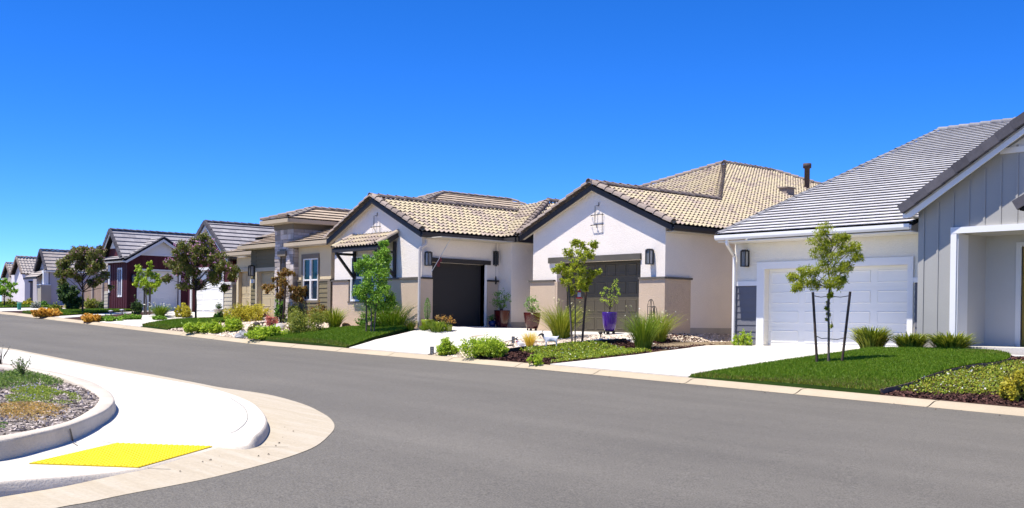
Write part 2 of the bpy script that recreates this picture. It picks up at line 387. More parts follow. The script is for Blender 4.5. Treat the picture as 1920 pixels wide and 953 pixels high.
r2drive = [(-58.2, YB), (-56.6, YB), (-57.1, 22.2), (-58.0, 24.0), (-59.6, 25.4), (-62.2, 27.6), (-66.2, 27.6), (-66.2, 30.6), (-62.8, 30.6), (-60.0, 27.6), (-60.2, 24.2), (-58.9, 22.0)]
struct(sheet('driveway', r2drive, dzf, concrete, .8, .06))
struct(sheet('driveway', [(-71.5, YB), (-66.5, YB), (-67.6, 24), (-76, 28), (-80, 28), (-75, 23)], dzf, concrete, 1, .06))
# porch slab and walk of the grey house, thin service path beside the tall drive
struct(sheet('path', [(-15.7, 27.35), (-15.1, 26.75), (-6, 26.75), (-6, 27.35)], lambda x, y: zg(x, y)+.05, concrete, .8, .08))
struct(sheet('path', [(-23.9, 25.35), (-21.6, 25.0), (-21.65, 25.5), (-23.8, 26.05)], lambda x, y: zg(x, y)+.035, concrete, .6, .05))
# expansion joints cut across the drives
mb = MB()
def jline(a, b, w=.012, dz=.033):
    a = np.array(a, float); b = np.array(b, float); n = max(2, int(np.linalg.norm(b-a)/.5)); d = (b-a)/np.linalg.norm(b-a); s_ = np.array([-d[1], d[0]])*w/2
    vs = []
    for i in range(n+1):
        q = a+(b-a)*i/n
        for sg in (-1, 1): r = q+s_*sg; vs.append((r[0], r[1], zg(r[0], r[1])+dz))
    mb.add(vs, [(2*i, 2*i+2, 2*i+3, 2*i+1) for i in range(n)])
for yy in (20.75, 23.0, 25.9): jline((-21.2+.0*yy, yy), (-16.1, yy))
jline((-18.6, YB), (-18.6, 28.2))
for yy in (20.9, 23.6): jline((-31.4, yy), (-26.9, yy))
jline((-32.1, 26.0), (-26.5, 25.95)); jline((-29.2, YB), (-29.2, 27.3))
struct(mb.build('driveway_joints', joint))
# --- lawns (mown sheet + blades)
def lawn(poly, n, h=.055, wb=.011, dry=None):
    zf = lambda x, y: zg(x, y)+.035+.10*bump_in(x, y)
    cx = np.mean([p[0] for p in poly]); cy = np.mean([p[1] for p in poly]); rr = max(np.hypot(p[0]-cx, p[1]-cy) for p in poly)
    bump_in = lambda x, y: max(0, 1-(np.hypot(x-cx, y-cy)/rr)**2)*1.0
    o = struct(sheet('lawn', poly, zf, lawn_m, .5, .08))
    P = scatter(o, n); a = rng.random(n)*2*np.pi; hh = h*(.6+.8*rng.random(n)); ln = rng.normal(0, .35, (n, 2))*hh[:, None]
    w = np.stack([np.cos(a), np.sin(a), np.zeros(n)], 1)*(wb*(.7+.6*rng.random(n)))[:, None]
    tip = P+np.stack([ln[:, 0], ln[:, 1], hh], 1)
    vs = np.stack([P-w, P+w, tip], 1)
    mi = None; mats = [grass_l, dry_l]
    edge = np.array([noise2(p[0]*.9, p[1]*.9) for p in P[:, :2]]) if n < 400000 else np.zeros(n)
    dk = (P[:, 1] < YB+.1+.5*edge) & (rng.random(n) < .45)
    if dry is not None:
        for (dx, dy, dr) in dry: dk |= (np.hypot(P[:, 0]-dx, (P[:, 1]-dy)*1.6) < dr*(1+.4*edge)) & (rng.random(n) < .35*np.clip(1.3-np.hypot(P[:, 0]-dx, (P[:, 1]-dy)*1.6)/dr, 0, 1))
    g = rawmesh('grass', vs, 3, mats, None, (cx, cy, zg(cx, cy)), dk.astype(np.int32))
    return stuff(g), o
_NG = rng.random((64, 64))
def noise2(x, y):
    xi, yi = math.floor(x), math.floor(y); fx, fy = x-xi, y-yi; g = lambda i, j: _NG[(xi+i) % 64, (yi+j) % 64]
    return (g(0, 0)*(1-fx)+g(1, 0)*fx)*(1-fy)+(g(0, 1)*(1-fx)+g(1, 1)*fx)*fy
dry_l = leafmat('grass_dry', [(.07, .075, .012), (.11, .095, .022), (.055, .075, .008)], .3)
edgeD = spline(px_poly([(1640, 743), (1700, 730), (1740, 715), (1780, 703), (1830, 693), (1868, 689), (1890, 683), (1893, 676), (1878, 671), (1845, 667.5)]), 6)
lawnD = [(kx(1274, 713)+.02, YB), (-15.93, 25.2), (-15.93, 26.3), (-14.6, 26.72)] + [(-13.2, 26.7)] + [(x, max(y, YB)) for x, y in edgeD[::-1]]
g1, _ = lawn(lawnD, 170000, dry=[(-12.3, 20.6, .9), (-12.5, 26.2, .8), (-13.6, 19.9, 1.2)])
tag(g1, 'mown green lawn in front of the grey and white house', 'grass')
lawnB = [(-36.6, YB), (-30.95, YB), (-31.7, 21.4), (-32.25, 23.3), (-33.4, 23.75), (-35.2, 23.2), (-36.8, 22.2), (-37.2, 20.8)]
g2, _ = lawn(lawnB, 70000); tag(g2, 'mown green lawn in front of the bay window with tiled awning', 'grass')
lawnR1 = [(-47.1, YB), (-44.6, YB), (-44.9, 21.6), (-46.2, 23.6), (-48.4, 24.9), (-50.7, 24.3), (-49.1, 22.2)]
g3, _ = lawn(lawnR1, 30000, .07, .02); tag(g3, 'strip of mown lawn under the pink flowering tree', 'grass')
lawnR2 = [(-63.0, YB), (-58.4, YB), (-59.2, 22.1), (-60.4, 24.2), (-62.2, 25.6), (-65.0, 25.2), (-64.5, 22.2)]
g4, _ = lawn(lawnR2, 30000, .07, .022); tag(g4, 'mown lawn in front of the dark red house', 'grass')
lawnG = [(-95, YB), (-71.8, YB), (-75, 23.5), (-80, 27.5), (-96, 28.5)]
g5, _ = lawn(lawnG, 26000, .09, .04); tag(g5, 'far lawn around the green utility box', 'grass')
# lawn edging strips
def edging(pts, name, label, m, h=.07, w=.03):
    mb = MB(); v = [(x, y, zg(x, y)+h*.5+.02) for x, y in pts]
    for a, b in zip(v, v[1:]):
        if (V(a)-V(b)).length > .02: mb.beam(a, b, w, h)
    o = mb.build(name, m, None, v[len(v)//2]); return tag(o, label, 'garden edging')
edge_m = mat('edging_brown', (.16, .115, .095), .8, .2, .2, 4); edge_b = mat('edging_black', (.02, .019, .018), .7, .3, .2, 4)
edging([(x, max(y, YB+.03)) for x, y in edgeD], 'garden_edging', 'curved brown edging strip between the right lawn and ground cover', edge_m, .10)
# --- planting beds
def chips(o, n, m, size, flat=.4, lift=.01, name='mulch', elong=2.2):
    P = scatter(o, n); P[:, 2] += lift
    s = size*(.5+rng.random(n)); a = rng.normal(size=(n, 3)); a[:, 2] *= flat; a /= np.linalg.norm(a, axis=1)[:, None]
    b = rng.normal(size=(n, 3)); b[:, 2] *= flat; b -= a*(a*b).sum(1)[:, None]; b /= np.linalg.norm(b, axis=1)[:, None]
    a *= (s*elong*.5)[:, None]; b *= (s*.5)[:, None]
    return rawmesh(name, np.stack([P-a-b*.7, P+a-b, P+a*.9+b*.8, P-a+b], 1), 4, m)
def pebbles(o, n, m, size, name='gravel', lift=0):
    P = scatter(o, n); P[:, 2] += lift; s = size*(.45+.9*rng.random(n)**2)
    base = np.array([[1, 0, 0], [.3, .95, 0], [-.8, .6, 0], [-.8, -.6, 0], [.3, -.95, 0], [0, 0, 1]], float)
    rot = rng.random(n)*6.28; c, sn = np.cos(rot), np.sin(rot); k = base[None]*(s[:, None, None])*(.8+.4*rng.random((n, 6, 1)))
    k[:, :, 2] *= .75; k[:, 5, :2] = rng.normal(0, .25, (n, 2))*s[:, None]
    x = k[:, :, 0]*c[:, None]-k[:, :, 1]*sn[:, None]; y = k[:, :, 0]*sn[:, None]+k[:, :, 1]*c[:, None]
    vv = np.stack([x, y, k[:, :, 2]], 2)+P[:, None]
    fi = np.array([[0, 1, 5], [1, 2, 5], [2, 3, 5], [3, 4, 5], [4, 0, 5]])
    off = (np.arange(n)*6)[:, None, None]+fi[None]
    me = bpy.data.meshes.new(name); me.from_pydata(vv.reshape(-1, 3).tolist(), [], off.reshape(-1, 3).tolist()); me.materials.append(m)
    o2 = bpy.data.objects.new(name, me); COL.objects.link(o2); return o2
# goat bed: gravel behind, bark mulch and ground cover in front
gbed = [(-26.35, YB), (-24.45, YB), (-24.3, 21.8), (-24.15, 23.3), (-23.6, 25.2), (-23.9, 26.0), (-24.6, 25.9), (-26.3, 25.7), (-27.15, 24.9), (-26.95, 23.6), (-26.6, 20.9)]
go = struct(sheet('gravel_bed', gbed, lambda x, y: zg(x, y)+.012, gravel_m, .5, .05))
stuff(pebbles(go, 7000, gravel_c, .045), 'pale gravel stones around the goat statue', 'gravel')
mbed = [(-24.42, YB), (-21.3, YB), (-21.25, 22.9), (-21.75, 25.0), (-23.55, 25.25), (-24.1, 23.3), (-24.26, 21.8)]
mo = struct(sheet('mulch_bed', mbed, lambda x, y: zg(x, y)+.016, mulch_m, .5, .05))
stuff(chips(mo, 9000, mulch_c, .035), 'dark red bark mulch between the gravel and the tall drive', 'mulch')
mb2_ = [(-23.7, 25.2), (-21.5, 24.9), (-21.45, 26.2), (-21.95, 28.4), (-23.9, 28.4), (-23.95, 26.1)]
mo2 = struct(sheet('mulch_bed', mb2_, lambda x, y: zg(x, y)+.021, mulch_m, .5, .05))
stuff(chips(mo2, 3000, mulch_c, .035), 'dark red bark mulch in the side yard between the two big houses', 'mulch')
go3 = struct(sheet('gravel_bed', [(-24.0, 27.4), (-23.9, 26.5), (-22.05, 27.5), (-22.0, 34), (-23.92, 34)], lambda x, y: zg(x, y)+.03, gravel_m, .5, .05))
stuff(pebbles(go3, 1500, gravel_c, .045), 'pale gravel along the blank side wall', 'gravel')
edging([(-24.43, YB+.03), (-24.35, 20.6), (-24.28, 21.8)], 'garden_edging', 'straight black edging board between gravel and mulch near the kerb', edge_b, .13, .04)
edging([(-24.26, 22.0), (-24.12, 23.3), (-23.57, 25.25)], 'garden_edging', 'black edging board running behind the ground cover beside the goat', edge_b, .08, .03)
# right ground-cover bed
rb = [(x, max(y, YB)) for x, y in edgeD] + [(-12.6, 26.7), (-6, 26.7), (-6, YB)]
ro = struct(sheet('mulch_bed', rb, lambda x, y: zg(x, y)+.014, mulch_m, .5, .05))
stuff(chips(ro, 14000, mulch_c, .032), 'dark red bark mulch around the ground cover at the right edge', 'mulch')
# dry-stream gravel garden between the lawn and the beige house
abed = [(-44.5, YB), (-36.65, YB), (-37.25, 20.8), (-36.85, 22.25), (-35.2, 23.25), (-33.4, 23.8), (-32.3, 23.35), (-31.95, 24.0), (-32.2, 24.25), (-38.0, 24.3), (-38.6, 25.5), (-47, 25.5), (-49, 24.9), (-46.2, 23.65), (-44.85, 21.6)]
ao = struct(sheet('gravel_bed', abed, lambda x, y: zg(x, y)+.015, gravel_m, .6, .05))
stuff(pebbles(ao, 12000, gravel_c, .05), 'pale gravel in the planted bed before the beige house', 'gravel')
sbed = [(-44.4, YB+.01), (-42.4, YB+.01), (-42.6, 20.6), (-44.6, 21.4)]
so = struct(sheet('mulch_bed', sbed, lambda x, y: zg(x, y)+.03, mulch_m, .6, .05))
for bed in ([(-56.5, YB), (-52.1, YB), (-55.3, 24.2), (-57.7, 26.9), (-60.2, 26.9), (-59.4, 25.2), (-57.8, 23.9), (-57.0, 22.2)], [(-66.4, YB), (-63.1, YB), (-64.6, 22.2), (-65.1, 25.3), (-62.3, 25.8), (-62.6, 26.9), (-74, 27.4), (-68, 24)]):
    struct(sheet('mulch_bed', bed, lambda x, y: zg(x, y)+.014, mulch_m, .7, .05))
# --- near corner: gutter pan, pavement slab with ramp, tactile plate, planter
gut = [(-260, 700), (-90, 640)] ; 
outer = [(-400, 601), (-200, 622), (0, 651.5), (53, 660.3), (133, 676), (213, 690.6), (300, 705.6), (367, 718.3), (417, 728), (500, 740), (567, 758), (607, 777), (623, 790), (627, 803), (617, 817), (593, 837), (550, 855), (483, 875), (400, 896), (333, 910), (233, 929), (167, 943), (110, 953), (-60, 990), (-400, 1065)]
outer_w = spline(px_poly(outer), 4)
gutter = outer_w + [(-9.2, -2), (-40, -2), (-60, 8.9)]
struct(sheet('gutter', gutter, lambda x, y: zg(x, y)+.006, concrete_g, .5))
RA = np.array(px_poly([(401, 837.5)], .02)[0]); RB = np.array(px_poly([(262, 877.5)], .02)[0])
def slab_h(x, y):
    p = np.array([x, y]); d = RB-RA; L = np.linalg.norm(d); u = d/L; t = (p-RA)@u; n = abs((p-RA)@np.array([-u[1], u[0]]))
    along = max(0, -t, t-L); s1 = min(1, along/(.34 if t < 0 else 1.7)); s2 = min(1, n/1.5)
    s1 = s1*s1*(3-2*s1); return .02 + .09*max(s1, s2)
slab_z = lambda x, y: zg(x, y)+slab_h(x, y)
inner_px = [(-400, 603), (-200, 624.5), (0, 654.5), (53, 664), (133, 680), (213, 695.5), (300, 711), (367, 723), (420, 736), (467, 754), (489, 772), (497, 788), (493, 803), (470, 822), (435, 835)]
low_px = [(215, 884), (150, 893), (100, 898), (0, 908), (-150, 928), (-400, 960)]
slab_w = spline(px_poly(inner_px[:-2], .10)+[tuple(gp(478, 818, .10)[:2]), tuple(gp(458, 828, .08)[:2]), tuple(gp(430, 836, .03)[:2])], 4) + [tuple(RA), tuple(RB)] + spline([tuple(gp(x, y, h)[:2]) for (x, y), h in zip(low_px, (.03, .05, .07, .09, .10, .10))], 3)
slab = slab_w + [(-9.9, -2), (-40, -2), (-60, 9.0)]
struct(sheet('pavement', slab, slab_z, concrete, .22))
# rounded nose and face of the slab's kerb
mb = MB(); loop = [np.array(p) for p in slab_w]; rows = []
for i, p in enumerate(loop):
    d = loop[min(i+1, len(loop)-1)]-loop[max(i-1, 0)]; d /= np.linalg.norm(d); o_ = np.array([-d[1], d[0]])
    zt = slab_z(*p); h = slab_h(*p)-.006; zb = zg(*p)+.006
    rows.append([(*(p), zt), (*(p+o_*.012), zt-.005*min(1, h/.1)), (*(p+o_*.026), zt-.022*min(1, h/.1)), (*(p+o_*.045), zb-.004)])
n = 4; vs = [q for r in rows for q in r]
mb.add(vs, [(i*n+k, (i+1)*n+k, (i+1)*n+k+1, i*n+k+1) for i in range(len(rows)-1) for k in range(n-1)], 0, True)
struct(mb.build('pavement_kerb', kerb_g))
mb = MB()
def wline(pts, w=.012, zf=lambda x, y: slab_z(x, y)+.004):
    P = [np.array(p) for p in pts]
    for a, b in zip(P, P[1:]):
        L = np.linalg.norm(b-a); k = max(1, int(L/.2)); d = (b-a)/L; s_ = np.array([-d[1], d[0]])*w/2
        vs = []
        for i in range(k+1):
            q = a+(b-a)*i/k
            for sg in (-1, 1): r = q+s_*sg; vs.append((r[0], r[1], zf(*r)))
        mb.add(vs, [(2*i, 2*i+2, 2*i+3, 2*i+1) for i in range(k)])
wline(spline([tuple(gp(x, y, h)[:2]) for x, y, h in ((432, 818, .08), (446, 808, .10), (461, 794, .10), (464, 779, .11), (456, 763, .11), (432, 747, .11))], 5), .006)
wline(px_poly([(140, 724), (388, 727)], .11), .008); wline(px_poly([(137, 820), (146, 824)], .14)); wline(px_poly([(190, 823), (215, 826)], .1), .008)
wline(px_poly([(420, 838), (540, 838)], .01), .012, lambda x, y: zg(x, y)+.011); wline(px_poly([(262, 877), (320, 880)], .01), .012, lambda x, y: zg(x, y)+.011)
struct(mb.build('pavement_joints', joint))
# tactile plate
tp = px_poly([(55, 862.7), (218, 826)], .10)+px_poly([(398, 836.7), (260, 875.7)], .03)
T = [np.array(p) for p in tp]; tn = lambda u, v: (T[0]*(1-u)+T[1]*u)*(1-v)+(T[3]*(1-u)+T[2]*u)*v
mb = MB(); N = 12
gridp = [tn(i/N, j/N) for j in range(N+1) for i in range(N+1)]
tz = lambda p: slab_z(*p)+.010
mb.add([(*p, tz(p)) for p in gridp], [(j*(N+1)+i, j*(N+1)+i+1, (j+1)*(N+1)+i+1, (j+1)*(N+1)+i) for j in range(N) for i in range(N)])
for a, b in zip(range(4), (1, 2, 3, 0)):
    for k in range(8):
        p, q = T[a]+(T[b]-T[a])*k/8, T[a]+(T[b]-T[a])*(k+1)/8; mb.add([(*p, tz(p)), (*q, tz(q)), (*q, tz(q)-.02), (*p, tz(p)-.02)], [(0, 1, 2, 3)])
NU, NV = 24, 18
for i in range(NU):
    for j in range(NV):
        p = tn((i+.5)/NU, (j+.5)/NV); z0 = tz(p); vs = []
        for r, dz in ((.019, -.002), (.016, .005), (.009, .008)): vs += [(p[0]+r*math.cos(k*math.pi/4), p[1]+r*math.sin(k*math.pi/4), z0+dz) for k in range(8)]
        mb.add(vs, [(a*8+k, a*8+(k+1) % 8, (a+1)*8+(k+1) % 8, (a+1)*8+k) for a in (0, 1) for k in range(8)]+[list(range(16, 24))], 0, True)
o = mb.build('tactile_plate', yellow_m, None, (*tn(.5, .5), tz(tn(.5, .5))))
tag(o, 'yellow tactile paving plate with raised domes on the kerb ramp', 'tactile plate')
# planter
KH = .25
p_out = [(-400, 905), (-150, 846), (0, 825.5), (67, 812), (133, 795.5), (187, 774), (207, 761), (214.5, 750), (213, 742), (203, 732), (180, 718.5), (148, 708), (112, 699), (75, 692), (0, 679), (-150, 655), (-400, 622)]
p_in = [(-400, 890), (-150, 836), (0, 815), (73, 802), (133, 786), (170, 765), (182, 754), (186, 747), (184, 741), (174, 734), (155, 724), (130, 715.5), (108, 709), (72, 702), (0, 689), (-150, 662), (-400, 627)]
po = spline(px_poly(p_out, KH), 5); pi_ = spline(px_poly(p_in, KH), 5)
mb = MB(); rows = []
for i, (a, b) in enumerate(zip(po, pi_)):
    a = np.array(a); b = np.array(b); d = (a-b)/max(1e-6, np.linalg.norm(a-b)); zt = zg(*a)+KH; zs = slab_z(*(a+d*.05))
    rows.append([(*b, zt-.06), (*(b+d*.004), zt-.004), (*(b+d*.02), zt), (*(a-d*.03), zt), (*(a-d*.006), zt-.008), (*a, zt-.03), (*(a+d*.03), zs-.01)])
n = 7; vs = [q for r in rows for q in r]
mb.add(vs, [(i*n+k, (i+1)*n+k, (i+1)*n+k+1, i*n+k+1) for i in range(len(rows)-1) for k in range(n-1)], 0, True)
struct(mb.build('planter_kerb', kerb_g))
mb = MB()
ja, jb = np.array(px_poly([(131, 795)], KH)[0]), np.array(px_poly([(131.5, 797)], KH)[0])
q = px_poly([(130.6, 797.5)], KH)[0]; q2 = px_poly([(136.5, 817)], .14)[0]
dirn = np.array([0.6, -0.8]);
mb.beam((q[0]+.006, q[1]-.0, zg(*q)+KH-.03), (q2[0]+.004, q2[1], slab_z(*q2)+.005), .012, .012)
struct(mb.build('planter_kerb_joint', joint))
po_s = struct(sheet('planter_bed', pi_, lambda x, y: zg(x, y)+KH-.03, bark_m, .5))
stuff(chips(po_s, 30000, bark_c, .017, .3, .004, 'bark_mulch', 3.2), 'grey shredded bark mulch in the kerbed corner planter', 'mulch')
# ------------------------------------------------------------------ building kit
class FR:   # facade frame: a = distance along wall (world X or Y), out = outward normal
    def __init__(s, ax, plane): s.ax = ax; s.p = plane
    def pt(s, a, z, o=0): return (a, s.p-o, z) if s.ax == 'X' else (s.p+o, a, z)
    def box(s, mb, a0, a1, z0, z1, o0, o1, mi=0):
        if a1 < a0: a0, a1 = a1, a0
        p, q = s.pt(a0, z0, o0), s.pt(a1, z1, o1); mb.box(p[0], q[0], p[1], q[1], z0, z1, mi)
    def prism(s, mb, poly, o0, o1, mi=0):
        a = [s.pt(x, z, o0) for x, z in poly]; off = V(s.pt(0, 0, o1))-V(s.pt(0, 0, o0)); mb.prism(a, off, mi)
def fwall(mb, fr, a0, a1, z0, z1, th=.2, holes=(), mi=0):
    """solid wall built round its openings"""
    cuts = sorted(set([a0, a1]+[c for h in holes for c in h[:2]]))
    for l, r in zip(cuts, cuts[1:]):
        hs = sorted([(h[2], h[3]) for h in holes if h[0] <= l+1e-6 and h[1] >= r-1e-6]); z = z0
        for b, t in hs:
            if b > z+1e-4: fr.box(mb, l, r, z, b, -th, 0, mi)
            z = t
        if z1 > z+1e-4: fr.box(mb, l, r, z, z1, -th, 0, mi)
def lap(mb, fr, a0, a1, z0, z1, board=.19, mi=0):
    z = z0
    while z < z1-.01:
        t = min(z1, z+board); A = [fr.pt(a0, z, .028), fr.pt(a1, z, .028), fr.pt(a1, t, .006), fr.pt(a0, t, .006)]; B = [fr.pt(a0, z, .002), fr.pt(a1, z, .002), fr.pt(a1, t, .002), fr.pt(a0, t, .002)]
        mb.add(A+B, [(0, 1, 2, 3), (1, 0, 4, 5), (0, 3, 7, 4), (2, 1, 5, 6)] if fr.ax == 'X' else [(0, 1, 2, 3), (1, 0, 4, 5), (0, 3, 7, 4), (2, 1, 5, 6)], mi); z = t
def window(parent, fr, a0, a1, z0, z1, cols, split, fm, up=None, lo=None, fw=.055, rec=.05):
    mb = MB(); pu = MB(); n = cols; W = (a1-a0)/n
    for i in range(n):
        l, r = a0+i*W+.012, a0+(i+1)*W-.012
        fr.box(mb, l, l+fw, z0, z1, -rec, .02); fr.box(mb, r-fw, r, z0, z1, -rec, .02)
        fr.box(mb, l+fw, r-fw, z0, z0+fw, -rec, .02); fr.box(mb, l+fw, r-fw, z1-fw, z1, -rec, .02)
        if split: fr.box(mb, l+fw, r-fw, split-fw*.6, split+fw*.6, -rec, .014)
        g = .002
        fr.box(pu, l+fw+g, r-fw-g, (split+fw*.6+g) if split else z0+fw+g, z1-fw-g, -rec+.005, -rec+.02, 0)
        if split: fr.box(pu, l+fw+g, r-fw-g, z0+fw+g, split-fw*.6-g, -rec+.001, -rec+.012, 1)
    w = mb.build('window', fm, parent); pu.build('pane', [up or glass_t, lo or glass_b], w); return w
def garage(parent, fr, a0, a1, z0, z1, rec, m, rows, cols, wide=False, plain=False):
    mb = MB(); fr.box(mb, a0, a1, z0+.02, z1, -rec-.06, -rec); H = (z1-z0-.02)/rows; W = (a1-a0)/cols
    for j in range(rows):
        zb = z0+.02+j*H
        if plain:
            for k in range(2): fr.box(mb, a0+.02, a1-.02, zb+H*(.5*k)+.012, zb+H*(.5*k+.5)-.012, -rec, -rec+.006)
            continue
        fr.box(mb, a0+.003, a1-.003, zb+.004, zb+H-.006, -rec, -rec+.008)
        for i in range(cols):
            l = a0+i*W; mx = W*.09; mz = H*(.2 if wide else .17)
            p = [(l+mx, zb+mz), (l+W-mx, zb+mz), (l+W-mx, zb+H-mz), (l+mx, zb+H-mz)]; e = .03
            q = [(p[0][0]+e, p[0][1]+e), (p[1][0]-e, p[1][1]+e), (p[2][0]-e, p[2][1]-e), (p[3][0]+e, p[3][1]-e)]
            o0, o1, o2 = -rec+.0085, -rec+.026, -rec+.016
            e2 = .012; mid = [(p[0][0]+e2, p[0][1]+e2), (p[1][0]-e2, p[1][1]+e2), (p[2][0]-e2, p[2][1]-e2), (p[3][0]+e2, p[3][1]-e2)]
            vs = [fr.pt(*c, o0) for c in p]+[fr.pt(*c, o1) for c in mid]+[fr.pt(*c, o2) for c in q]
            mb.add(vs, [(k, (k+1) % 4, 4+(k+1) % 4, 4+k) for k in range(4)]+[(4+k, 4+(k+1) % 4, 8+(k+1) % 4, 8+k) for k in range(4)]+[(8, 9, 10, 11)])
    fr.box(mb, a0, a1, z0-.01, z0+.02, -rec-.05, -rec-.01, 1)
    return mb.build('garage_door', [m, rubber], parent)
def lantern(parent, fr, a, z, h=.46, w=.2):
    mb = MB(); g = MB(); d0 = .07
    fr.box(mb, a-w*.35, a+w*.35, z-h*.42, z+h*.42, 0, .03)
    fr.box(mb, a-w*.12, a+w*.12, z+h*.3, z+h*.38, .03, d0+.02)
    fr.box(mb, a-w/2, a+w/2, z+h*.40, z+h*.47, d0-.03, d0+w-.01); fr.box(mb, a-w*.38, a+w*.38, z+h*.47, z+h*.52, d0, d0+w-.04)
    fr.box(mb, a-w/2, a+w/2, z-h*.5, z-h*.45, d0-.03, d0+w-.01)
    for sa in (-1, 1):
        for o in (d0-.02, d0+w-.04): fr.box(mb, a+sa*(w/2-.015)-.018, a+sa*(w/2-.015)+.018, z-h*.45, z+h*.40, o, o+.03)
    fr.box(mb, a-.006, a+.006, z-h*.45, z+h*.40, d0+w-.03, d0+w-.018)
    fr.box(g, a-w/2+.025, a+w/2-.025, z-h*.445, z+h*.395, d0+.003, d0+w-.045)
    l = mb.build('wall_lantern', metal_d, parent); g.build('lantern_glass', frost, l); return l
def tiles(mb, o, u, v, poly, style, ph=0, e=.33, p=.215, felt_i=1):
    if style != 'S' and p < .25: e, p = .355, .42
    """one roof plane: separate overlapping tiles laid course by course, cut to the convex polygon (metres along u, up v)"""
    o = V(o); u = V(u).normalized(); v = V(v).normalized(); n = u.cross(v).normalized()
    if n.z < 0: n = -n
    au = [q[0] for q in poly]; av = [q[1] for q in poly]
    i0, i1 = math.floor((min(au)-ph)/p)-1, math.ceil((max(au)-ph)/p)+1; j0, j1 = math.floor(min(av)/e), math.ceil(max(av)/e)
    if style == 'S':   # barrel and pan
        prof = [(0, .0), (.15, -.010), (.32, -.010), (.45, .004), (.56, .030), (.68, .044), (.80, .042), (.91, .024), (1.0, .0)]
    else: prof = [(0.004, 0), (.996, 0)]
    K = len(prof); VS = []; FS = []
    for j in range(j0, j1):
        for i in range(i0, i1):
            a = ph+i*p+(p*.5*(j % 2) if style != 'S' else 0); b = j*e; lift = rnd.uniform(-.003, .004); tw = rnd.uniform(-.003, .003)
            hf, hb = (.064, .012) if style == 'S' else (.048, .012); th = .014 if style == 'S' else .02
            if style != 'S': hf, hb, th, lift, tw = .068, .012, .022, 0, 0
            s = len(VS)
            for (t, h) in prof: VS.append(o+u*(a+t*p)+v*b+n*(hf+h+lift+tw*(t-.5)))
            for (t, h) in prof: VS.append(o+u*(a+t*p)+v*(b+e+.03)+n*(hb+h))
            for (t, h) in prof: VS.append(o+u*(a+t*p)+v*b+n*(hf+h+lift+tw*(t-.5)-th))
            for k in range(K-1):
                FS.append((s+k, s+k+1, s+K+k+1, s+K+k)); FS.append((s+2*K+k, s+2*K+k+1, s+k+1, s+k))
    bm = bmesh.new(); bv = [bm.verts.new(q) for q in VS]
    for f in FS:
        fc = bm.faces.new([bv[i] for i in f]); fc.smooth = style == 'S' and False
    P = [o+u*q[0]+v*q[1] for q in poly]; c = sum(P, V((0, 0, 0)))/len(P)
    for a, b in zip(P, P[1:]+P[:1]):
        no = (b-a).cross(n).normalized()
        if (c-a).dot(no) > 0: no = -no
        bmesh.ops.bisect_plane(bm, geom=bm.verts[:]+bm.edges[:]+bm.faces[:], plane_co=a, plane_no=no, clear_outer=True, dist=1e-5)
    bm.verts.index_update()
    mb.add([q.co[:] for q in bm.verts], [[q.index for q in f.verts] for f in bm.faces], 0); bm.free()
    if (P[1]-P[0]).cross(P[2]-P[1]).dot(n) < 0: P = P[::-1]
    mb.prism([q-n*.07 for q in P], n*.068, felt_i)
def caps(mb, p0, p1, r=.12, L=.40, up=None, mi=0, arc=math.pi, start=0, flat=False):
    """row of overlapping barrel caps along a ridge, hip or rake (lower end first)"""
    p0 = V(p0); p1 = V(p1); D = p1-p0; d = D.normalized(); n = max(1, round(D.length/L)); L = D.length/n
    upv = V(up) if up else V((0, 0, 1)); sd = d.cross(upv).normalized(); un = sd.cross(d).normalized(); K = 7
    for i in range(n):
        a = p0+d*(i*L); b = p0+d*((i+1)*L+.05); j = rnd.uniform(-.006, .006); vs = []
        if flat:
            pr = [(-1, -.25), (-.95, .12), (0, .62), (.95, .12), (1, -.25)]
            for q, rr, li in ((a, r, .03), (b, r*.93, 0)): vs += [q+sd*(rr*x)+un*(rr*y+li+j) for x, y in pr]
            k_ = 5
        else:
            for q, rr, li in ((a, r*1.05, .028), (b, r*.9, 0)):
                vs += [q+sd*(rr*-math.cos(start+arc*k/(K-1)))+un*(rr*math.sin(start+arc*k/(K-1))+li+j) for k in range(K)]
            k_ = K
        fs = [(k, k+1, k_+k+1, k_+k) for k in range(k_-1)]
        # front lip thickness
        vs2 = [V(q)-un*.0 for q in vs[:k_]]; cen = sum(vs2, V((0, 0, 0)))/k_; vs += [q+(cen-q)*.16+d*.0 for q in vs2]
        fs += [(2*k_+k, 2*k_+k+1, k+1, k) for k in range(k_-1)]
        mb.add(vs, fs, mi, False)
def gutter(parent, path, m, w=.13, h=.13, name='gutter'):
    mb = MB()
    for a, b in zip(path, path[1:]):
        a, b = V(a), V(b); d = (b-a).normalized(); s_ = V((d.y, -d.x, 0)); prof = [(0, 0), (w*.7, 0), (w*.98, h*.4), (w, h*.9), (w, h), (w-.015, h), (w-.02, h*.5), (0.02, .02), (0, h)]
        n = len(prof); vs = [q+s_*x+V((0, 0, z)) for q in (a, b) for x, z in prof]
        mb.add(vs, [(k, k+1, n+k+1, n+k) for k in range(n-1)]+[list(range(n))[::-1], list(range(n, 2*n))])
    return mb.build(name, m, parent)
def downspout(parent, pts, m, w=.07):
    mb = MB()
    for a, b in zip(pts, pts[1:]):
        up = (0, 0, 1) if abs((V(b)-V(a)).normalized().z) < .9 else (0, 1, 0); mb.beam(a, b, w, w, up)
    return mb.build('downspout', m, parent)
